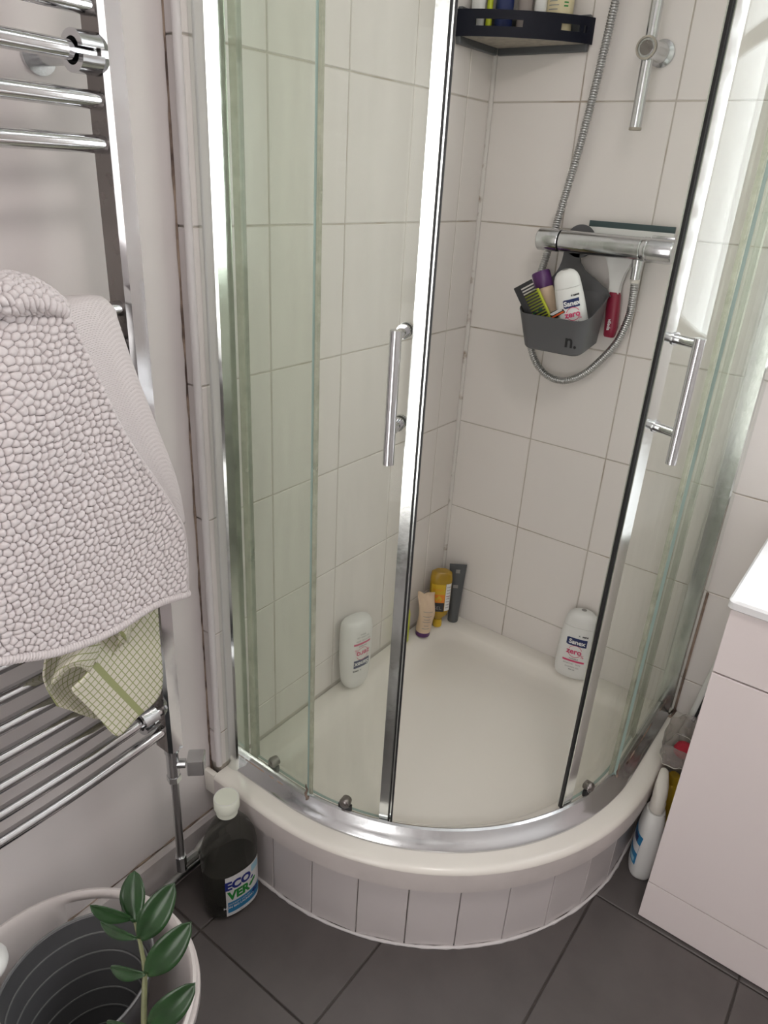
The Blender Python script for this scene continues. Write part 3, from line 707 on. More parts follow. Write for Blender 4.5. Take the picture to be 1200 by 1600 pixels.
def shower_gel(name,label,loc,rz,tilt,H=.205,W=.048,D=.027,flipped=False):
    k=H/.205
    prof=[(0,.70*W,.62*D),(.004*k,.84*W,.80*D),(.012*k,.95*W,.93*D),(.03*k,W,D),(.08*k,W,D),(.12*k,.975*W,.99*D),(.150*k,.925*W,.95*D),(.160*k,.90*W,.92*D)]
    cap=[(.1605*k,.89*W,.90*D),(.163*k,.90*W,.91*D),(.180*k,.85*W,.86*D),(.191*k,.75*W,.78*D),(.199*k,.58*W,.66*D),(.203*k,.40*W,.5*D),(.205*k,.2*W,.3*D)]
    b=Bottle(name,label,'bottle',prof,M['white'],2.5,loc,rz,tilt)
    MB().rings([sect(a[1],a[2],a[0],2.5) for a in cap]).build('cap',M['white'],b.root,50)
    MB().lathe([(.007,0),(.006,-.0008),(.0,-.0012)],(0,0,.2056*k),n=16).build('cap_dimple',M['inkg'],b.root,50)
    # print: navy name plate, ringed word, pink bar, small type
    pl=[(-.026,.122),(-.024,.128),(-.019,.131),(.0,.131),(.022,.131),(.026,.131),(.026,.112),(.024,.109),(.0,.109),(-.017,.109),(-.024,.112)]
    q=W/.048
    b.patch(-.026*q,.026*q,.1095*k,.1295*k,M['navyp'],nu=14); b.patch(-.023*q,.026*q,.108*k,.131*k,M['navyp'],off=.0007,nu=14)
    b.text('Sanex',.0185*k,0.001,.1195*k,M['paper'],bold=.0005,off=.0018)
    b.text('zero',.022*k,-.002*q,.090*k,M['pink'],bold=.0006)
    b.ring(0,.091*k,.0185*k,.0013,M['pink'],math.radians(20),math.radians(160)); b.ring(0,.091*k,.0185*k,.0013,M['pink'],math.radians(200),math.radians(330))
    b.text('%',.014*k,.020*q,.079*k,M['pink'])
    b.patch(-.028*q,.028*q,.058*k,.0635*k,M['pink'])
    b.text('INVISIBLE',.006*k,0,.0675*k,M['ink'])
    b.text('SENSITIVE',.0062*k,-.012*q,.0515*k,M['inkg']); b.text('SKIN',.0062*k,.014*q,.0515*k,M['inkg'])
    b.text('SHOWER GEL',.0062*k,0,.0415*k,M['inkg']); b.text('450 ml',.006*k,0,.034*k,M['ink'])
    b.text('x',.010*k,.004*q,.1405*k,M['ink']); b.text('sens',.009*k,.019*q,.1405*k,M['ink'],bold=.0003)
    if flipped:
        for ch in b.root.children: ch.matrix_local=Matrix.Translation((0,0,H))@Matrix.Rotation(PI,4,'Y')@ch.matrix_local
    return b
shower_gel('shower_gel_bottle','white shower gel bottle standing upright on the tray ledge against the back wall',(.450,-.041,.2520),math.radians(12),(math.radians(-3),0),H=.198)
shower_gel('shower_gel_bottle','white shower gel bottle upside down behind the left glass door',(.036,-.456,.2525),math.radians(78),(0,0),flipped=True,W=.044)

# bottles in the far corner of the tray
b=Bottle('shampoo_bottle','amber gel bottle standing on its yellow cap in the tray corner','bottle',
   [(.022,.010,.010),(.030,.013,.013),(.042,.026,.018),(.060,.030,.020),(.135,.031,.021),(.160,.0315,.0215),(.176,.029,.020),(.183,.020,.014)],M['amber'],2.6,(.046,-.083,.2515),math.radians(38))
MB().lathe([(.013,0),(.0135,.004),(.0125,.024)],n=20).build('cap',M['yellow'],b.root,40)
b.patch(-.027,.012,.115,.148,M['yellow']); b.patch(-.027,.012,.088,.115,M['orange']); b.patch(-.027,.012,.058,.088,M['ink'],off=.0007)
b.poly([(-.018,.105),(-.004,.112),(.006,.100),(.0,.092),(-.012,.094)],M['yellow']); b.text('GEL',.016,-.008,.070,M['inkg']); b.text('HONEY',.009,-.008,.130,M['orange'])
b.patch(.0135,.0285,.060,.150,M['paper'])
for z in (.138,.128,.118,.100,.090,.080,.070): b.patch(.016,.027,z,z+.002,M['inkg'],off=.0011,nv=1)
b.patch(.016,.027,.108,.110,M['red'],off=.0012,nv=1)
def tube_thing(name,label,loc,rz,tilt,m,mcap,H,r,W,caph=.02,cat='tube',crumple=0.0):
    """squeeze tube standing on its cap: round at the cap, flat crimp at the top"""
    root=empty(name,loc,rz); root.rotation_euler=(tilt[0],tilt[1],rz); tag(root,label,cat); R=[]
    rr=random.Random(3)
    for i in range(15):
        t=i/14; z=caph+(H-caph)*t; hw=r+(W-r)*t; hd=max(.0012,r*(1-t**1.4)); cx=crumple*math.sin(t*5)*t; cy=crumple*.8*math.cos(t*7)*t
        ring=sect(hw*(1-crumple*18*t*abs(math.sin(t*6))*.35),hd,z,2.0,28,cx,cy)
        if crumple: ring=[(x,y+crumple*.6*math.sin(x*260+t*9)*t,z+crumple*.5*math.sin(x*180)*t) for x,y,z in ring]
        R.append(ring)
    body=MB().rings(R).build('body',m,root,50)
    MB().lathe([(r*.96,0),(r*1.0,.003),(r*.98,caph)],n=24).build('cap',mcap,root,40)
    return root,body
rt,bd=tube_thing('squeeze_tube','tall dark grey squeeze tube leaning into the tray corner',(.068,-.031,.2515),math.radians(34),(math.radians(-3),math.radians(0)),M['greytube'],M['greytube'],.185,.0155,.025)
def flat_print(parent,x0,x1,z0,z1,y,m,name='label_print'): return MB().add([(x0,y,z0),(x1,y,z0),(x1,y,z1),(x0,y,z1)],[(0,1,2,3)]).build(name,m,parent)
flat_print(bd,-.006,.006,.160,.172,-.0095,M['inkg']); flat_print(bd,-.010,.004,.115,.125,-.0150,M['inkg'])
rt,bd=tube_thing('squeeze_tube','crumpled beige squeeze tube standing on its purple cap',(.040,-.150,.2515),math.radians(48),(0,math.radians(4)),M['beige'],M['purple'],.135,.021,.026,.014,crumple=.006)
for z,wd in ((.085,.013),(.070,.012),(.060,.009),(.052,.011),(.040,.006),(.030,.010)): 
    q=MB(); r0=.0225; q.rings([[(r0*math.sin(a),-r0*math.cos(a)*1.0,zz) for zz in (z,z+.0018)] for a in [(-.5+i/8)*wd/.013*1.3 for i in range(9)]],closed=False,cap0=False,cap1=False); q.build('label_print',M['inkg'],bd)
b=Bottle('bottle','lime green bottle against the left wall beside the crumpled beige tube','bottle',[(0,.018,.012),(.004,.021,.014),(.09,.021,.014),(.105,.018,.012),(.112,.009,.009),(.135,.009,.009)],M['lime'],2.4,(.020,-.222,.2515),math.radians(90))
MB().lathe([(.0105,.130),(.0105,.150)],n=18).build('cap',M['lime'],b.root,40)

# dark cleaner bottle by the skirting
ecrot=math.radians(78)
b=Bottle('cleaner_bottle','large clear smoky laundry bottle with cream cap on the floor beside the tray','bottle',
  [(0,.050,.032),(.004,.056,.037),(.012,.0595,.040),(.05,.060,.041),(.13,.060,.041),(.165,.060,.040),(.19,.0565,.037),(.215,.047,.031),(.235,.034,.025),(.248,.025,.021),(.258,.0205,.0195),(.282,.020,.0195)],
  M['bottle_clear'],2.3,(.104,-.942,0.001),ecrot)
MB().rings([sect(a,c,z,2.3) for z,a,c in ((.004,.050,.032),(.012,.056,.037),(.05,.0575,.0385),(.115,.0575,.0385),(.128,.0575,.0385))]).build('liquid',M['liquid'],b.root,40)
cp=MB().lathe([(.0215,.262),(.0215,.272),(.0195,.273),(.0195,.2755)],n=30).lathe([(.0245,.276),(.0255,.278),(.0255,.300),(.0240,.3025),(.0,.303)],n=40); cp.build('cap',M['cap'],b.root,35)
MB().lathe([(.0238,.3028),(.0238,.3034),(.0228,.3034),(.0228,.3028)],n=40,cap=False).build('cap_ring',M['white'],b.root)
b.patch(-.032,.0525,.012,.128,M['paper'],'label',nu=18)
b.patch(-.029,.0505,.022,.054,M['bluep'],off=.0009,nu=18)
b.text('ECO',.032,-.0040,.101,M['eblue'],bold=.0016,sx=.92)
b.text('VER',.033,-.0035,.071,M['green'],bold=.0016,sx=.86)
# leaf sprig instead of the last letter
for du,dz,s,m_ in ((.026,.074,1,'green'),(.033,.080,1,'green'),(.029,.090,.7,'eblue')):
    b.poly([(du+s*x,dz+s*y) for x,y in ((-.006,-.003),(-.002,-.007),(.004,-.004),(.006,.004),(.0,.005))],M[m_])
b.patch(.028,.0485,.104,.124,M['palebl'],off=.0009); b.text('40',.017,.036,.046,M['eblue'],bold=.0008,off=.0016)
b.text('LAUNDRY LIQUID',.0065,-.004,.047,M['paper'],off=.0014); b.text('NON BIO LAUNDRY',.0078,-.002,.038,M['paper'],bold=.0003,off=.0014); b.text('1.43 L',.0045,.0,.0165,M['ink'])

# ------------------------------------------------------------------ shower fittings on the back wall
vlv=tag(empty('shower_valve',(.345,-.07,1.33)),'chrome thermostatic bar mixer valve across the tiled back wall','shower valve')
def vl(mb,name,m=None,sm=35,parent=None): return child_world2(mb,name,m or M['chrome_w'],parent or vlv,sm)
bpy.context.view_layer.update()
VZ=1.330; VY=-.072
vl(MB().lathe([(.021,0),(.0225,.002),(.0225,.176),(.021,.178)],(.252,VY,VZ),(1,0,0),30),'valve_body')
k1=vl(MB().lathe([(.0205,0),(.0235,.003),(.0235,.048),(.0225,.050)],(.200,VY,VZ),(1,0,0),30),'flow_knob')
k2=vl(MB().lathe([(.0225,0),(.0235,.002),(.0235,.010),(.0225,.011),(.0225,.014),(.0240,.015),(.0240,.061),(.0225,.064)],(.431,VY,VZ),(1,0,0),30),'temperature_knob')
vl(MB().box(.446,.492,VY-.004,VY+.004,VZ+.022,VZ+.0275,c=.001),'override_fin',parent=k2)
for x in (.275,.425): vl(MB().lathe([(.031,0),(.031,.004),(.024,.012),(.014,.014),(.014,.055)],(x,-.0005,VZ),(0,-1,0),26),'wall_flange')
vl(MB().tube([(.424,VY+.006,VZ-.02),(.424,VY+.008,VZ-.036)],.0125,18).tube([(.424,VY+.008,VZ-.034),(.424,VY+.010,VZ-.060)],.0105,16),'hose_outlet')
# hose
hp=[(.424,-.062,1.272),(.4235,-.052,1.235),(.420,-.042,1.192),(.403,-.034,1.135),(.373,-.030,1.088),(.335,-.028,1.045),(.290,-.027,1.021),(.246,-.027,1.026),(.212,-.026,1.052),(.190,-.025,1.095),(.180,-.024,1.150),(.184,-.023,1.215),(.197,-.022,1.280),(.213,-.022,1.360),(.240,-.022,1.514),(.257,-.022,1.648),(.269,-.022,1.771),(.280,-.022,1.90),(.300,-.03,1.98),(.335,-.05,1.995),(.352,-.064,1.975)]
hc=catmull(hp,24); sg=np.concatenate([[0],np.cumsum(np.linalg.norm(np.diff(hc,axis=0),axis=1))])
nr=int(sg[-1]/.0016); hpts=[tuple(np.interp(t,sg,hc[:,k]) for k in range(3)) for t in np.linspace(0,sg[-1],nr)]
rad_=[.0086 if i%3 else .0066 for i in range(nr)]
hose=tag(empty('shower_hose',(.29,-.03,1.02)),'ribbed metal shower hose looping below the valve and up the back wall','shower hose')
child_world2(MB().tube(hpts,rad_,10),'ribbed_hose',M['hose'],hose,50)
child_world2(MB().tube([(.424,-.062,1.292),(.424,-.060,1.262)],[.0098,.0092],16),'end_collar',M['offwhite'],hose,40)
# riser rail
rail=tag(empty('riser_rail',(.365,-.06,1.545)),'chrome shower riser rail with a round lower bracket on the back wall','riser rail')
bpy.context.view_layer.update()
child_world2(MB().tube([(.3665,-.060,1.549),(.3665,-.060,2.16)],.0112,20),'rail_tube',M['chrome_w'],rail,40)
child_world2(MB().lathe([(.0112,0),(.0120,.001),(.0120,.005)],(.3665,-.060,1.544),n=20),'end_cap',M['limes'],rail,40)
for z in (1.680,2.11):
    q=MB().lathe([(.024,0),(.024,.006),(.018,.012),(.0155,.016),(.0155,.062)],(.3735,-.0005,z),(-.06,-1,0),26).lathe([(.0205,-.0),(.0205,.012)],(.3665,-.064,z),(0,-1,0),24)
    br=child_world2(q,'rail_bracket',M['chrome_w'],rail,40)
    child_world2(MB().lathe([(.0165,0),(.0195,.0005),(.0195,.003),(.0165,.003),(.0165,0)],(.3665,-.0760,z),(0,-1,0),24,cap=False),'bracket_ring',M['limes'],br,30)
    child_world2(MB().lathe([(.0125,0),(.0125,.002),(.0,.0025)],(.3665,-.0758,z),(0,-1,0),24),'bracket_cap',M['chrome_dark'],br,30)

# hanging caddy
cad=tag(empty('hanging_caddy',(.295,-.095,1.112)),'dark grey plastic caddy hooked over the shower valve','caddy')
bpy.context.view_layer.update()
def rrect(x0,x1,y0,y1,r,z,zf,k=6):
    """rounded rectangle ring; z at back, zf at front"""
    out=[]
    for cx,cy,a0 in ((x1-r,y1-r,0),(x0+r,y1-r,PI/2),(x0+r,y0+r,PI),(x1-r,y0+r,1.5*PI)):
        for i in range(k+1):
            a=a0+PI/2*i/k; x=cx+r*math.cos(a); y=cy+r*math.sin(a); t=(y-y0)/(y1-y0); out.append((x,y,zf+(z-zf)*t))
    return out
cb=MB()
cb.rings([rrect(.234,.362,-.150,-.046,.018,1.128,1.108),rrect(.230,.366,-.153,-.044,.022,1.131,1.111),rrect(.209,.374,-.160,-.040,.028,1.232,1.178),rrect(.2075,.3755,-.1615,-.0385,.029,1.236,1.182),
          rrect(.2085,.3745,-.1605,-.0395,.028,1.237,1.183),rrect(.2115,.3715,-.1575,-.0425,.026,1.232,1.178),rrect(.233,.363,-.150,-.047,.02,1.135,1.115)])
child_world2(cb,'basket',M['basket'],cad,35)
# back plate rising to a neck and a round hook behind the valve
prof=[(.212,.372,1.225),(.220,.360,1.240),(.236,.330,1.258),(.243,.305,1.272),(.2475,.292,1.287),(.249,.287,1.300),(.249,.289,1.315),(.247,.297,1.328)]
bp=MB(); 
bp.rings([[(a,-.0425,z),(c,-.0425,z),(c,-.0385,z),(a,-.0385,z)] for a,c,z in prof])
cc=(.283,1.331)
disc=[(cc[0]+.034*math.cos(2*PI*i/32),cc[1]+.034*math.sin(2*PI*i/32)) for i in range(32)]
bp.rings([[(x,y,z) for x,z in disc] for y in (-.0425,-.0385)])
child_world2(bp,'hook_plate',M['basket'],cad,25)
# cut-out letter on the front
vs,fs=text_mesh('n.',.040,.0008)
def cadfront(x,z,o=.0007):
    t=(z-1.111)/(1.178-1.111); return (x,-(.153+.007*t)-o,z)
child_world2(MB().add([cadfront(.345+x,1.1385+y) for x,y in vs],fs),'letter',M['black'],cad)
# squeegee
sq=tag(empty('squeegee',(.39,-.03,1.14)),'white squeegee with crimson handle hanging behind the shower valve','squeegee')
bpy.context.view_layer.update()
hprof=[(.292,.474,1.362,.005),(.292,.474,1.352,.007),(.305,.452,1.338,.008),(.330,.416,1.318,.008),(.345,.398,1.296,.008),(.354,.388,1.275,.008),(.360,.383,1.252,.008),(.361,.383,1.228,.008)]
child_world2(MB().rings([[(a,-.022-t,z),(c,-.022-t,z),(c,-.022+t,z),(a,-.022+t,z)] for a,c,z,t in hprof]),'head',M['white'],sq,35)
child_world2(MB().box(.290,.474,-.026,-.020,1.360,1.374,c=.001),'blade',M['teal'],sq)
hprof=[(.361,.383,1.234,.009),(.359,.386,1.228,.012),(.360,.389,1.200,.013),(.364,.392,1.160,.013),(.365,.390,1.142,.011),(.367,.388,1.138,.009)]
hh=child_world2(MB().rings([[(x,y-.022+.0,z) for x,y,_ in sect((c-a)/2,t,z,3.0,24,(a+c)/2,0)] for a,c,z,t in hprof]),'handle',M['red'],sq,40)
vs,fs=text_mesh('vileda',.0105,.0003)
child_world2(MB().add([(.377+y,-.0358,1.166-x) for x,y in vs],fs),'lettering',M['paper'],hh)
# things standing in the caddy
comb=tag(empty('comb',(.262,-.130,1.135)),'black comb with long teeth standing at the left of the caddy','comb')
comb.rotation_euler=(math.radians(2),math.radians(-33),math.radians(12))
MB().box(-.010,.004,-.002,.002,0,.118,c=.0015).build('spine',M['black'],comb)
for i in range(15): MB().box(.003,.034,-.0012,.0012,.020+.0064*i,.0233+.0064*i).build('tooth',M['black'],comb)
MB().box(.003,.034,-.0018,.0018,.112,.118,c=.001).build('end_tooth',M['black'],comb)
pk=tag(empty('sachet',(.288,-.121,1.125)),'flat lime yellow packet leaning behind the black comb','packet')
pk.rotation_euler=(math.radians(-2),math.radians(-34),math.radians(12))
q=MB().box(-.022,.022,-.003,.003,0,.118,c=.0025).build('packet_body',M['lime'],pk)
for u,z in ((-.006,.062),(.004,.052),(-.002,.044),(-.010,.070),(.006,.074)):
    MB().add([(u+x,-.0034,z+y) for x,y in ((-.006,-.001),(0,.006),(.007,.003),(.003,-.004))],[(0,1,2,3)]).build('leaf_print',M['green'],q)
b=Bottle('bottle','beige bottle with a wide purple cap leaning in the caddy','bottle',[(0,.017,.017),(.004,.019,.019),(.10,.019,.019),(.105,.0185,.0185)],M['beige'],2.0,(.282,-.090,1.136),0,(math.radians(-2),math.radians(-26)))
MB().lathe([(.0200,.105),(.0205,.107),(.0205,.138),(.0190,.141),(.0,.1415)],n=28).build('cap',M['purple'],b.root,40)
b=shower_gel('shower_gel_bottle','small white shower gel bottle leaning in the grey caddy',(.338,-.105,1.128),math.radians(30),(math.radians(4),math.radians(-18)),H=.160,W=.031,D=.022)
rz=tag(empty('razor',(.290,-.142,1.112)),'black disposable razor with an orange edge in the caddy','razor')
rz.rotation_euler=(math.radians(-4),math.radians(6),math.radians(-18))
MB().tube([(0,0,0),(0,-.002,.04),(0,.002,.068)],[.005,.004,.0035],10).build('razor_handle',M['ink'],rz,60)
rh=MB().box(-.019,.019,-.006,.004,.066,.080,c=.002).build('razor_head',M['black'],rz); rh.rotation_euler=(0,math.radians(-38),0); rh.location=(.045,0,.022)
r2=MB().box(-.019,.019,-.0075,-.0055,.066,.069).build('orange_edge',M['orangep'],rh); r3=MB().box(-.017,.017,-.0068,-.0055,.0715,.0775).build('blade',M['chrome'],rh)
# corner shelf at the top
sh=tag(empty('corner_shelf',(.08,-.08,1.695)),'dark navy corner soap shelf crusted with limescale','shelf')
bpy.context.view_layer.update()
def arc(t,rx=.2235,ry=.171,e=1.35,o=0.0):
    a=PI/2*t; c,s=math.cos(a),math.sin(a); return ((rx+o)*abs(s)**(2/e),-(ry+o)*abs(c)**(2/e))
def band(t0,t1,z0,z1,o0=-.0035,o1=0.0,n=10):
    mb=MB(); R=[]
    for i in range(n+1):
        t=t0+(t1-t0)*i/n; a=arc(t,o=o0); c=arc(t,o=o1); R.append([(a[0]+.001,a[1]-.001,z0),(c[0]+.001,c[1]-.001,z0),(c[0]+.001,c[1]-.001,z1),(a[0]+.001,a[1]-.001,z1)])
    return mb.rings(R)
slots=[(.20,.46),(.665,.80),(.83,.862)]
fr=band(0,1,1.701,1.719,n=40); fr2=band(0,1,1.731,1.747,n=40)
edge=0.0
fb=MB(); 
for q in (fr,fr2): fb.add(q.v,q.f)
for a0,a1 in ((0,.20),(.46,.665),(.80,.83),(.862,1.0)):
    q=band(a0,a1,1.719,1.731); fb.add(q.v,q.f)
child_world2(fb,'front_band',M['navy'],sh,40)
bs=MB(); n=24
top=[(.002,-.002)]+[(arc(i/n,o=-.004)[0]+.001,arc(i/n,o=-.004)[1]-.001) for i in range(n+1)]
bs.rings([[(x,y,z) for x,y in top] for z in (1.7015,1.708)]); child_world2(bs,'base',M['limes'],sh)
child_world2(MB().box(.001,.012,-.168,-.012,1.688,1.752,c=.002).box(.012,.218,-.012,-.001,1.688,1.752,c=.002),'mounting_plate',M['greytube'],sh)
ze=1.7085
def on_shelf(name,label,cat,x,y,prof,m,capm,n=2.2,rz=0):
    b=Bottle(name,label,cat,prof,m,n,(x,y,ze),rz); h=prof[-1][0]; r=prof[-1][1]
    MB().lathe([(r*1.1,h-.002),(r*1.15,h+.018),(r*.9,h+.022)],n=20).build('cap',capm,b.root,40); return b
P=lambda w,d,h:[(0,w*.9,d*.9),(.004,w,d),(h*.8,w,d),(h*.9,w*.7,d*.7),(h,w*.4,d*.5)]
on_shelf('bottle','small white bottle at the left end of the navy corner shelf','bottle',.022,-.124,P(.014,.012,.11),M['white'],M['white'])
on_shelf('bottle','thin lime green tube on the navy corner shelf beside the small white bottle','bottle',.037,-.104,P(.006,.006,.12),M['lime'],M['lime'])
on_shelf('bottle','dark navy bottle on the corner shelf left of the taupe tube','bottle',.061,-.086,P(.018,.015,.16),M['navyp'],M['black'],2.6,math.radians(38))
on_shelf('bottle','taupe tube between the navy bottle and the white bottle on the corner shelf','tube',.096,-.064,P(.015,.012,.15),mat('taupe plastic',(.30,.26,.24),.45),M['greytube'],2.4,math.radians(30))
on_shelf('bottle','plain white bottle next to the cream bottle on the corner shelf','bottle',.126,-.054,P(.0125,.0115,.15),M['white'],M['white'],2.4,math.radians(25))
b=on_shelf('bottle','cream yellow bottle with small print at the right end of the corner shelf','bottle',.160,-.036,P(.027,.020,.17),M['cream'],M['white'],2.2,math.radians(18))
for i in range(5): b.patch(-.020,-.004+.002*(i%3),.040+i*.007,.0418+i*.007,M['inkg'],nv=1)
for i in range(2): b.patch(.010,.018,.052+i*.006,.0545+i*.006,M['green'],nv=1)

# ------------------------------------------------------------------ vanity unit and basin
VX0,VX1,VYF=.812,1.412,-.409
van=tag(empty('vanity_unit',(1.11,-.20,0)),'pale pink-white vanity unit with flat doors beside the shower','cabinet')
bpy.context.view_layer.update()
child_world2(MB().box(VX0+.017,VX1-.017,VYF+.020,-.004,.100,.700),'body',M['gap'],van)
child_world2(MB().box(VX0,VX0+.016,VYF+.018,-.003,.001,.7945,c=.001),'side_panel',M['vanity'],van)
child_world2(MB().box(VX1-.016,VX1,VYF+.018,-.003,.001,.7945,c=.001),'side_panel',M['vanity'],van)
child_world2(MB().box(VX0,VX1,VYF+.001,VYF+.018,.004,.1085,c=.001),'plinth',M['vanity'],van)
for k in range(2):
    a=VX0+k*.3; child_world2(MB().box(a+.0005,a+.299,VYF,VYF+.018,.1115,.6585,c=.0012),'door',M['vanity'],van)
child_world2(MB().box(VX0+.0005,VX1-.0005,VYF,VYF+.018,.662,.7925,c=.0012),'drawer_front',M['vanity'],van)
bs=MB(); X0,X1,Y0,Y1=VX0-.006,VX1+.006,VYF-.010,-.003
def rr2(x0,x1,y0,y1,r,z): return rrect(x0,x1,y0,y1,r,z,z,6)
bs.rings([rr2(X0+.004,X1-.004,Y0+.004,Y1-.002,.01,.796),rr2(X0,X1,Y0,Y1,.012,.799),rr2(X0,X1,Y0,Y1,.012,.811),rr2(X0+.004,X1-.004,Y0+.004,Y1-.003,.012,.815),rr2(X0+.012,X1-.012,Y0+.012,Y1-.01,.015,.8145),
  rr2(X0+.07,X1-.07,Y0+.035,Y1-.10,.06,.8125),rr2(X0+.085,X1-.085,Y0+.05,Y1-.115,.07,.800),rr2(X0+.12,X1-.12,Y0+.075,Y1-.14,.07,.735),rr2(X0+.20,X1-.20,Y0+.12,Y1-.18,.05,.718)])
bs.build('basin',M['ceramic'],None,40)
tag(bpy.data.objects['basin'],'glossy white ceramic basin top resting on the vanity unit','basin')

# ------------------------------------------------------------------ things squeezed between tray and vanity
b=Bottle('cleaner_bottle','white toilet cleaner bottle with blue label between tray and vanity','bottle',
  [(0,.038,.022),(.005,.043,.026),(.015,.046,.028),(.09,.046,.028),(.130,.043,.0265),(.165,.036,.024),(.178,.026,.021),(.183,.022,.020)],M['white'],2.5,(.772,-.280,.001),math.radians(-74))
def bent(prof,m,name):
    mb=MB(); R=[]
    for h,r,sx,sz in prof: R.append([(sx+r*math.cos(2*PI*j/20),r*.9*math.sin(2*PI*j/20),sz) for j in range(20)])
    mb.rings(R); return mb.build(name,m,b.root,50)
bent([(0,.0185,0,.184),(0,.0185,0,.206),(0,.017,-.002,.210),(0,.0175,-.006,.222),(0,.016,-.016,.240),(0,.0125,-.028,.256),(0,.010,-.036,.264),(0,.004,-.039,.267)],M['offwhite'],'cap')
b.patch(-.030,.040,.040,.125,M['bluep'],'label',nu=14); b.patch(-.030,.040,.075,.100,M['paper'],off=.001,nu=14); b.patch(-.02,.036,.046,.058,M['palebl'],off=.001,nu=12); b.patch(.006,.030,.100,.118,M['navyp'],off=.001)
b=Bottle('cleaner_bottle','yellow cleaner bottle hidden behind the white toilet cleaner','bottle',P(.034,.026,.185),M['yellow'],2.4,(.776,-.175,.001),math.radians(-88))
MB().lathe([(.014,.180),(.0135,.205),(.011,.208)],n=20).build('cap',M['yellow'],b.root,40)
bagt=tag(empty('plastic_bag',(.77,-.14,.26)),'crumpled cloudy plastic bag stuffed between tray lip and vanity','plastic bag')
bpy.context.view_layer.update()
def bagrow(z,pts,dz): return [np.array((x,y,z+d)) for (x,y),d in zip(pts,dz)]
rings=[]
rr=random.Random(11)
for z,sx,sy in ((.258,.80,.80),(.266,1.0,1.0),(.280,1.02,1.0),(.298,.98,1.02),(.314,1.08,1.08),(.322,1.15,1.12)):
    ring=[]
    for j in range(40):
        a=2*PI*j/40; wv=1+.06*math.sin(5*a+z*60)+.04*math.sin(9*a-z*90)
        ring.append((.768+.033*sx*wv*math.copysign(abs(math.cos(a))**.75,math.cos(a)),-.165+.062*sy*wv*math.copysign(abs(math.sin(a))**.75,math.sin(a)),z+.004*math.sin(4*a+1)))
    rings.append(ring)
o=child_world2(MB().rings(rings,cap1=False),'bag_film',M['bag'],bagt,60); md=o.modifiers.new('thickness','SOLIDIFY'); md.thickness=.0006
o=child_world2(MB().tube([(p[0],p[1],p[2]) for p in rings[1]]+[rings[1][0]],.0011,6),'bag_seam',M['offwhite'],bagt,60)
o=tag(MB().lathe([(.0,0),(.014,.001),(.021,.008),(.022,.018),(.018,.028),(.008,.033),(0,.034)],(.779,-.172,.2665),n=24).build('sponge_ball',mat('red sponge',(.55,.03,.06),.8,bump=.4,bscale=300),smooth=60),'red ball inside the cloudy plastic bag','ball')
mop=tag(empty('brush',(.771,-.05,.27)),'white cleaning brush with black trim leaning behind the vanity','brush')
bpy.context.view_layer.update()
p0=Vector((.760,-.062,.275)); p1=Vector((.802,-.075,.62)); dv=(p1-p0).normalized(); s_=Vector((.6,-.8,0))
child_world2(MB().tube([p0-dv*.01,p1],.009,14),'shaft',M['white'],mop,50)
child_world2(MB().tube([p0+dv*.022-s_*.008,p0+dv*.018+s_*.004,p0+dv*.022+s_*.0125,p0+dv*.03+s_*.0125,p1+s_*.0125],.0035,8),'black_trim',M['black'],mop,50)
child_world2(MB().lathe([(.010,0),(.016,-.02),(.017,-.16),(.015,-.262)],(p0.x,p0.y,p0.z-.008),n=20),'brush_head',M['offwhite'],mop,50)

# ------------------------------------------------------------------ tubs
TCX,TCY=.212,-1.352
tub=tag(empty('laundry_tub',(TCX,TCY,0)),'large round pale plastic tub on the floor below the radiator','tub')
prof=[(.003,.135),(.02,.139),(.08,.149),(.14,.158),(.20,.167),(.235,.172),(.262,.1755),(.284,.1785),(.296,.181),(.300,.184),(.298,.189),(.286,.190),(.2855,.194),(.276,.195)]
n=72; mb=MB(); vs=[(r*math.cos(2*PI*j/n),r*math.sin(2*PI*j/n),z) for z,r in prof for j in range(n)]; fs=[]
for i in range(len(prof)-1):
    for j in range(n):
        a=(j+.5)*360/n
        if 5<=i<=6 and (122<=a<=152 or 302<=a<=332): continue       # hand holes
        fs.append((i*n+j,i*n+(j+1)%n,(i+1)*n+(j+1)%n,(i+1)*n+j))
fs.append(tuple(range(n)))
mb.add(vs,fs); o=mb.build('tub_wall',M['tubw'],tub,50); md=o.modifiers.new('thickness','SOLIDIFY'); md.thickness=.003; md.offset=-1
buc=tag(empty('bucket',(.192,-1.322,.008)),'grey ribbed collapsible bucket standing inside the pale tub','bucket')
mb=MB(); R=[]; z=.282; k=1.0; ribs=[]
prof=[]
for i in range(6):
    prof+= [(z,k),(z-.036,k-.035)]; ribs.append((z-.034,k-.062)); z-=.040; k-=.055
prof=[(.279,1.03),(.284,1.025)]+prof+[(.03,.60),(.004,.58)]
def ell(k,z,n=56): return [(.098*k*math.cos(2*PI*j/n),.116*k*math.sin(2*PI*j/n),z) for j in range(n)]
mb.rings([ell(k,z) for z,k in prof],cap0=False,cap1=True); o=mb.build('bucket_wall',M['tubg'],buc,35); md=o.modifiers.new('thickness','SOLIDIFY'); md.thickness=.002; md.offset=0
for z,k in ribs: MB().tube(ell(k,z)+[ell(k,z)[0]],.0016,6).build('rib',M['tubr'],buc,60)
MB().tube(ell(1.025,.284)+[ell(1.025,.284)[0]],.002,8).build('rim',M['tubr'],buc,60)
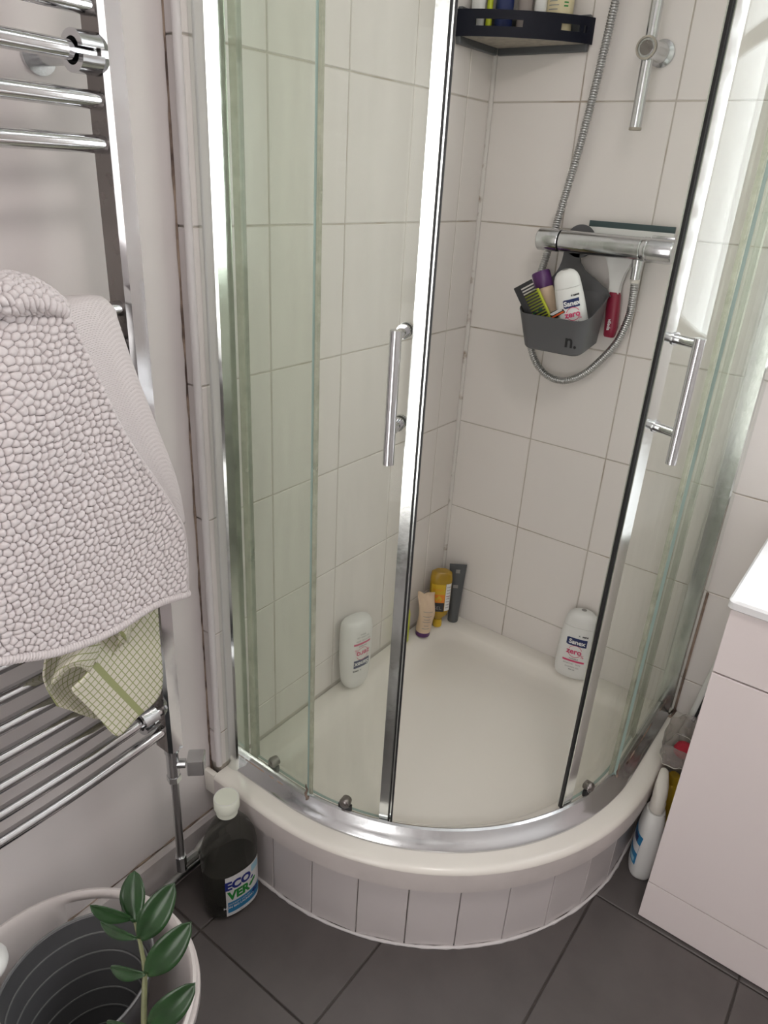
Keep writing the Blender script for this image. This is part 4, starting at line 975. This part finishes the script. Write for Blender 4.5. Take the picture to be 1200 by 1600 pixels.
# ------------------------------------------------------------------ plant
def depth_pt(u,v,d):
    q=ROT.T@np.array([(u-600)/FPX,(v-800)/FPX,1.0]); return CAM+q*d
plant=tag(empty('potted_plant',(.50,-1.42,0)),'green glossy-leaved potted plant with one upright stem in front of the tub','plant')
bpy.context.view_layer.update()
D0=.863
sp=[(.505,-1.425,.20),(.475,-1.395,.36),depth_pt(225,1600,D0),depth_pt(226,1521,D0+.004),depth_pt(221,1483,D0+.006),depth_pt(211,1441,D0+.008)]
sc=catmull(np.array([list(map(float,p)) for p in sp]),8)
child_world2(MB().tube([tuple(p) for p in sc],list(np.linspace(.0046,.0021,len(sc))),10),'stem',M['stem'],plant,60)
def leafpart(b,t,wpx,nd=0.0,curl=.12,db=0.0):
    B=depth_pt(*b,D0+db); T=depth_pt(*t,D0+db+nd); ax=T-B; L=np.linalg.norm(ax); ax/=L
    fw=ROT[2]; side=np.cross(ax,fw); side/=np.linalg.norm(side); nrm=np.cross(side,ax); W=wpx/FPX*D0/2
    if nrm@fw>0: nrm=-nrm
    nl,nw=14,6; mb=MB(); V=[]
    for i in range(nl+1):
        s=i/nl; wd=W*max(.04,math.sin(PI*min(1,.03+.95*s**1.12)))**.68
        if i==nl: wd=.0004
        c=B+ax*L*s+nrm*(curl*L*(math.sin(PI*s)-.4*s*s))*.5
        for j in range(nw+1):
            q=(j/nw-.5)*2
            V.append(c+side*wd*q+nrm*(abs(q)**1.3*wd*.28)-nrm*(.0012 if j==nw//2 else 0))
    mb.add(V,[(i*(nw+1)+j,i*(nw+1)+j+1,(i+1)*(nw+1)+j+1,(i+1)*(nw+1)+j) for i in range(nl) for j in range(nw)])
    o=child_world2(mb,'leaf',M['leaf'],plant,75); md=o.modifiers.new('thickness','SOLIDIFY'); md.thickness=.0009
for a in (((211,1441),(209,1361),40,.015),((219,1468),(271,1382),45,-.015),((206,1436),(141,1417),25,-.03),((213,1466),(155,1441),20,.03),((229,1523),(297,1443),46,-.02),((227,1522),(171,1513),24,.025),((233,1602),(303,1539),44,-.025),((223,1612),(165,1598),24,.02)):
    leafpart(*a)
child_world2(MB().lathe([(.062,0),(.066,.004),(.084,.17),(.087,.20),(.083,.205),(.080,.20),(.078,.185)],(.508,-1.428,0),n=36,cap=True),'pot',M['pot'],plant,40)
child_world2(MB().lathe([(.079,.186),(.05,.190),(.0,.192)],(.508,-1.428,0),n=24),'soil',M['soil'],plant,60)
# white bowed handle rising from the far side of the bucket, seen at the frame edge
h=[(.115,-1.43,.283),(.118,-1.45,.31),tuple(depth_pt(-16,1498,1.03)),tuple(depth_pt(-9,1507,1.00)),tuple(depth_pt(-34,1545,.985)),tuple(depth_pt(-30,1580,.98)),tuple(depth_pt(-13,1625,1.0)),(.225,-1.442,.29)]
child_world2(MB().tube([tuple(p) for p in catmull(np.array(h),8)],.017,14),'handle',M['white'],buc,60)
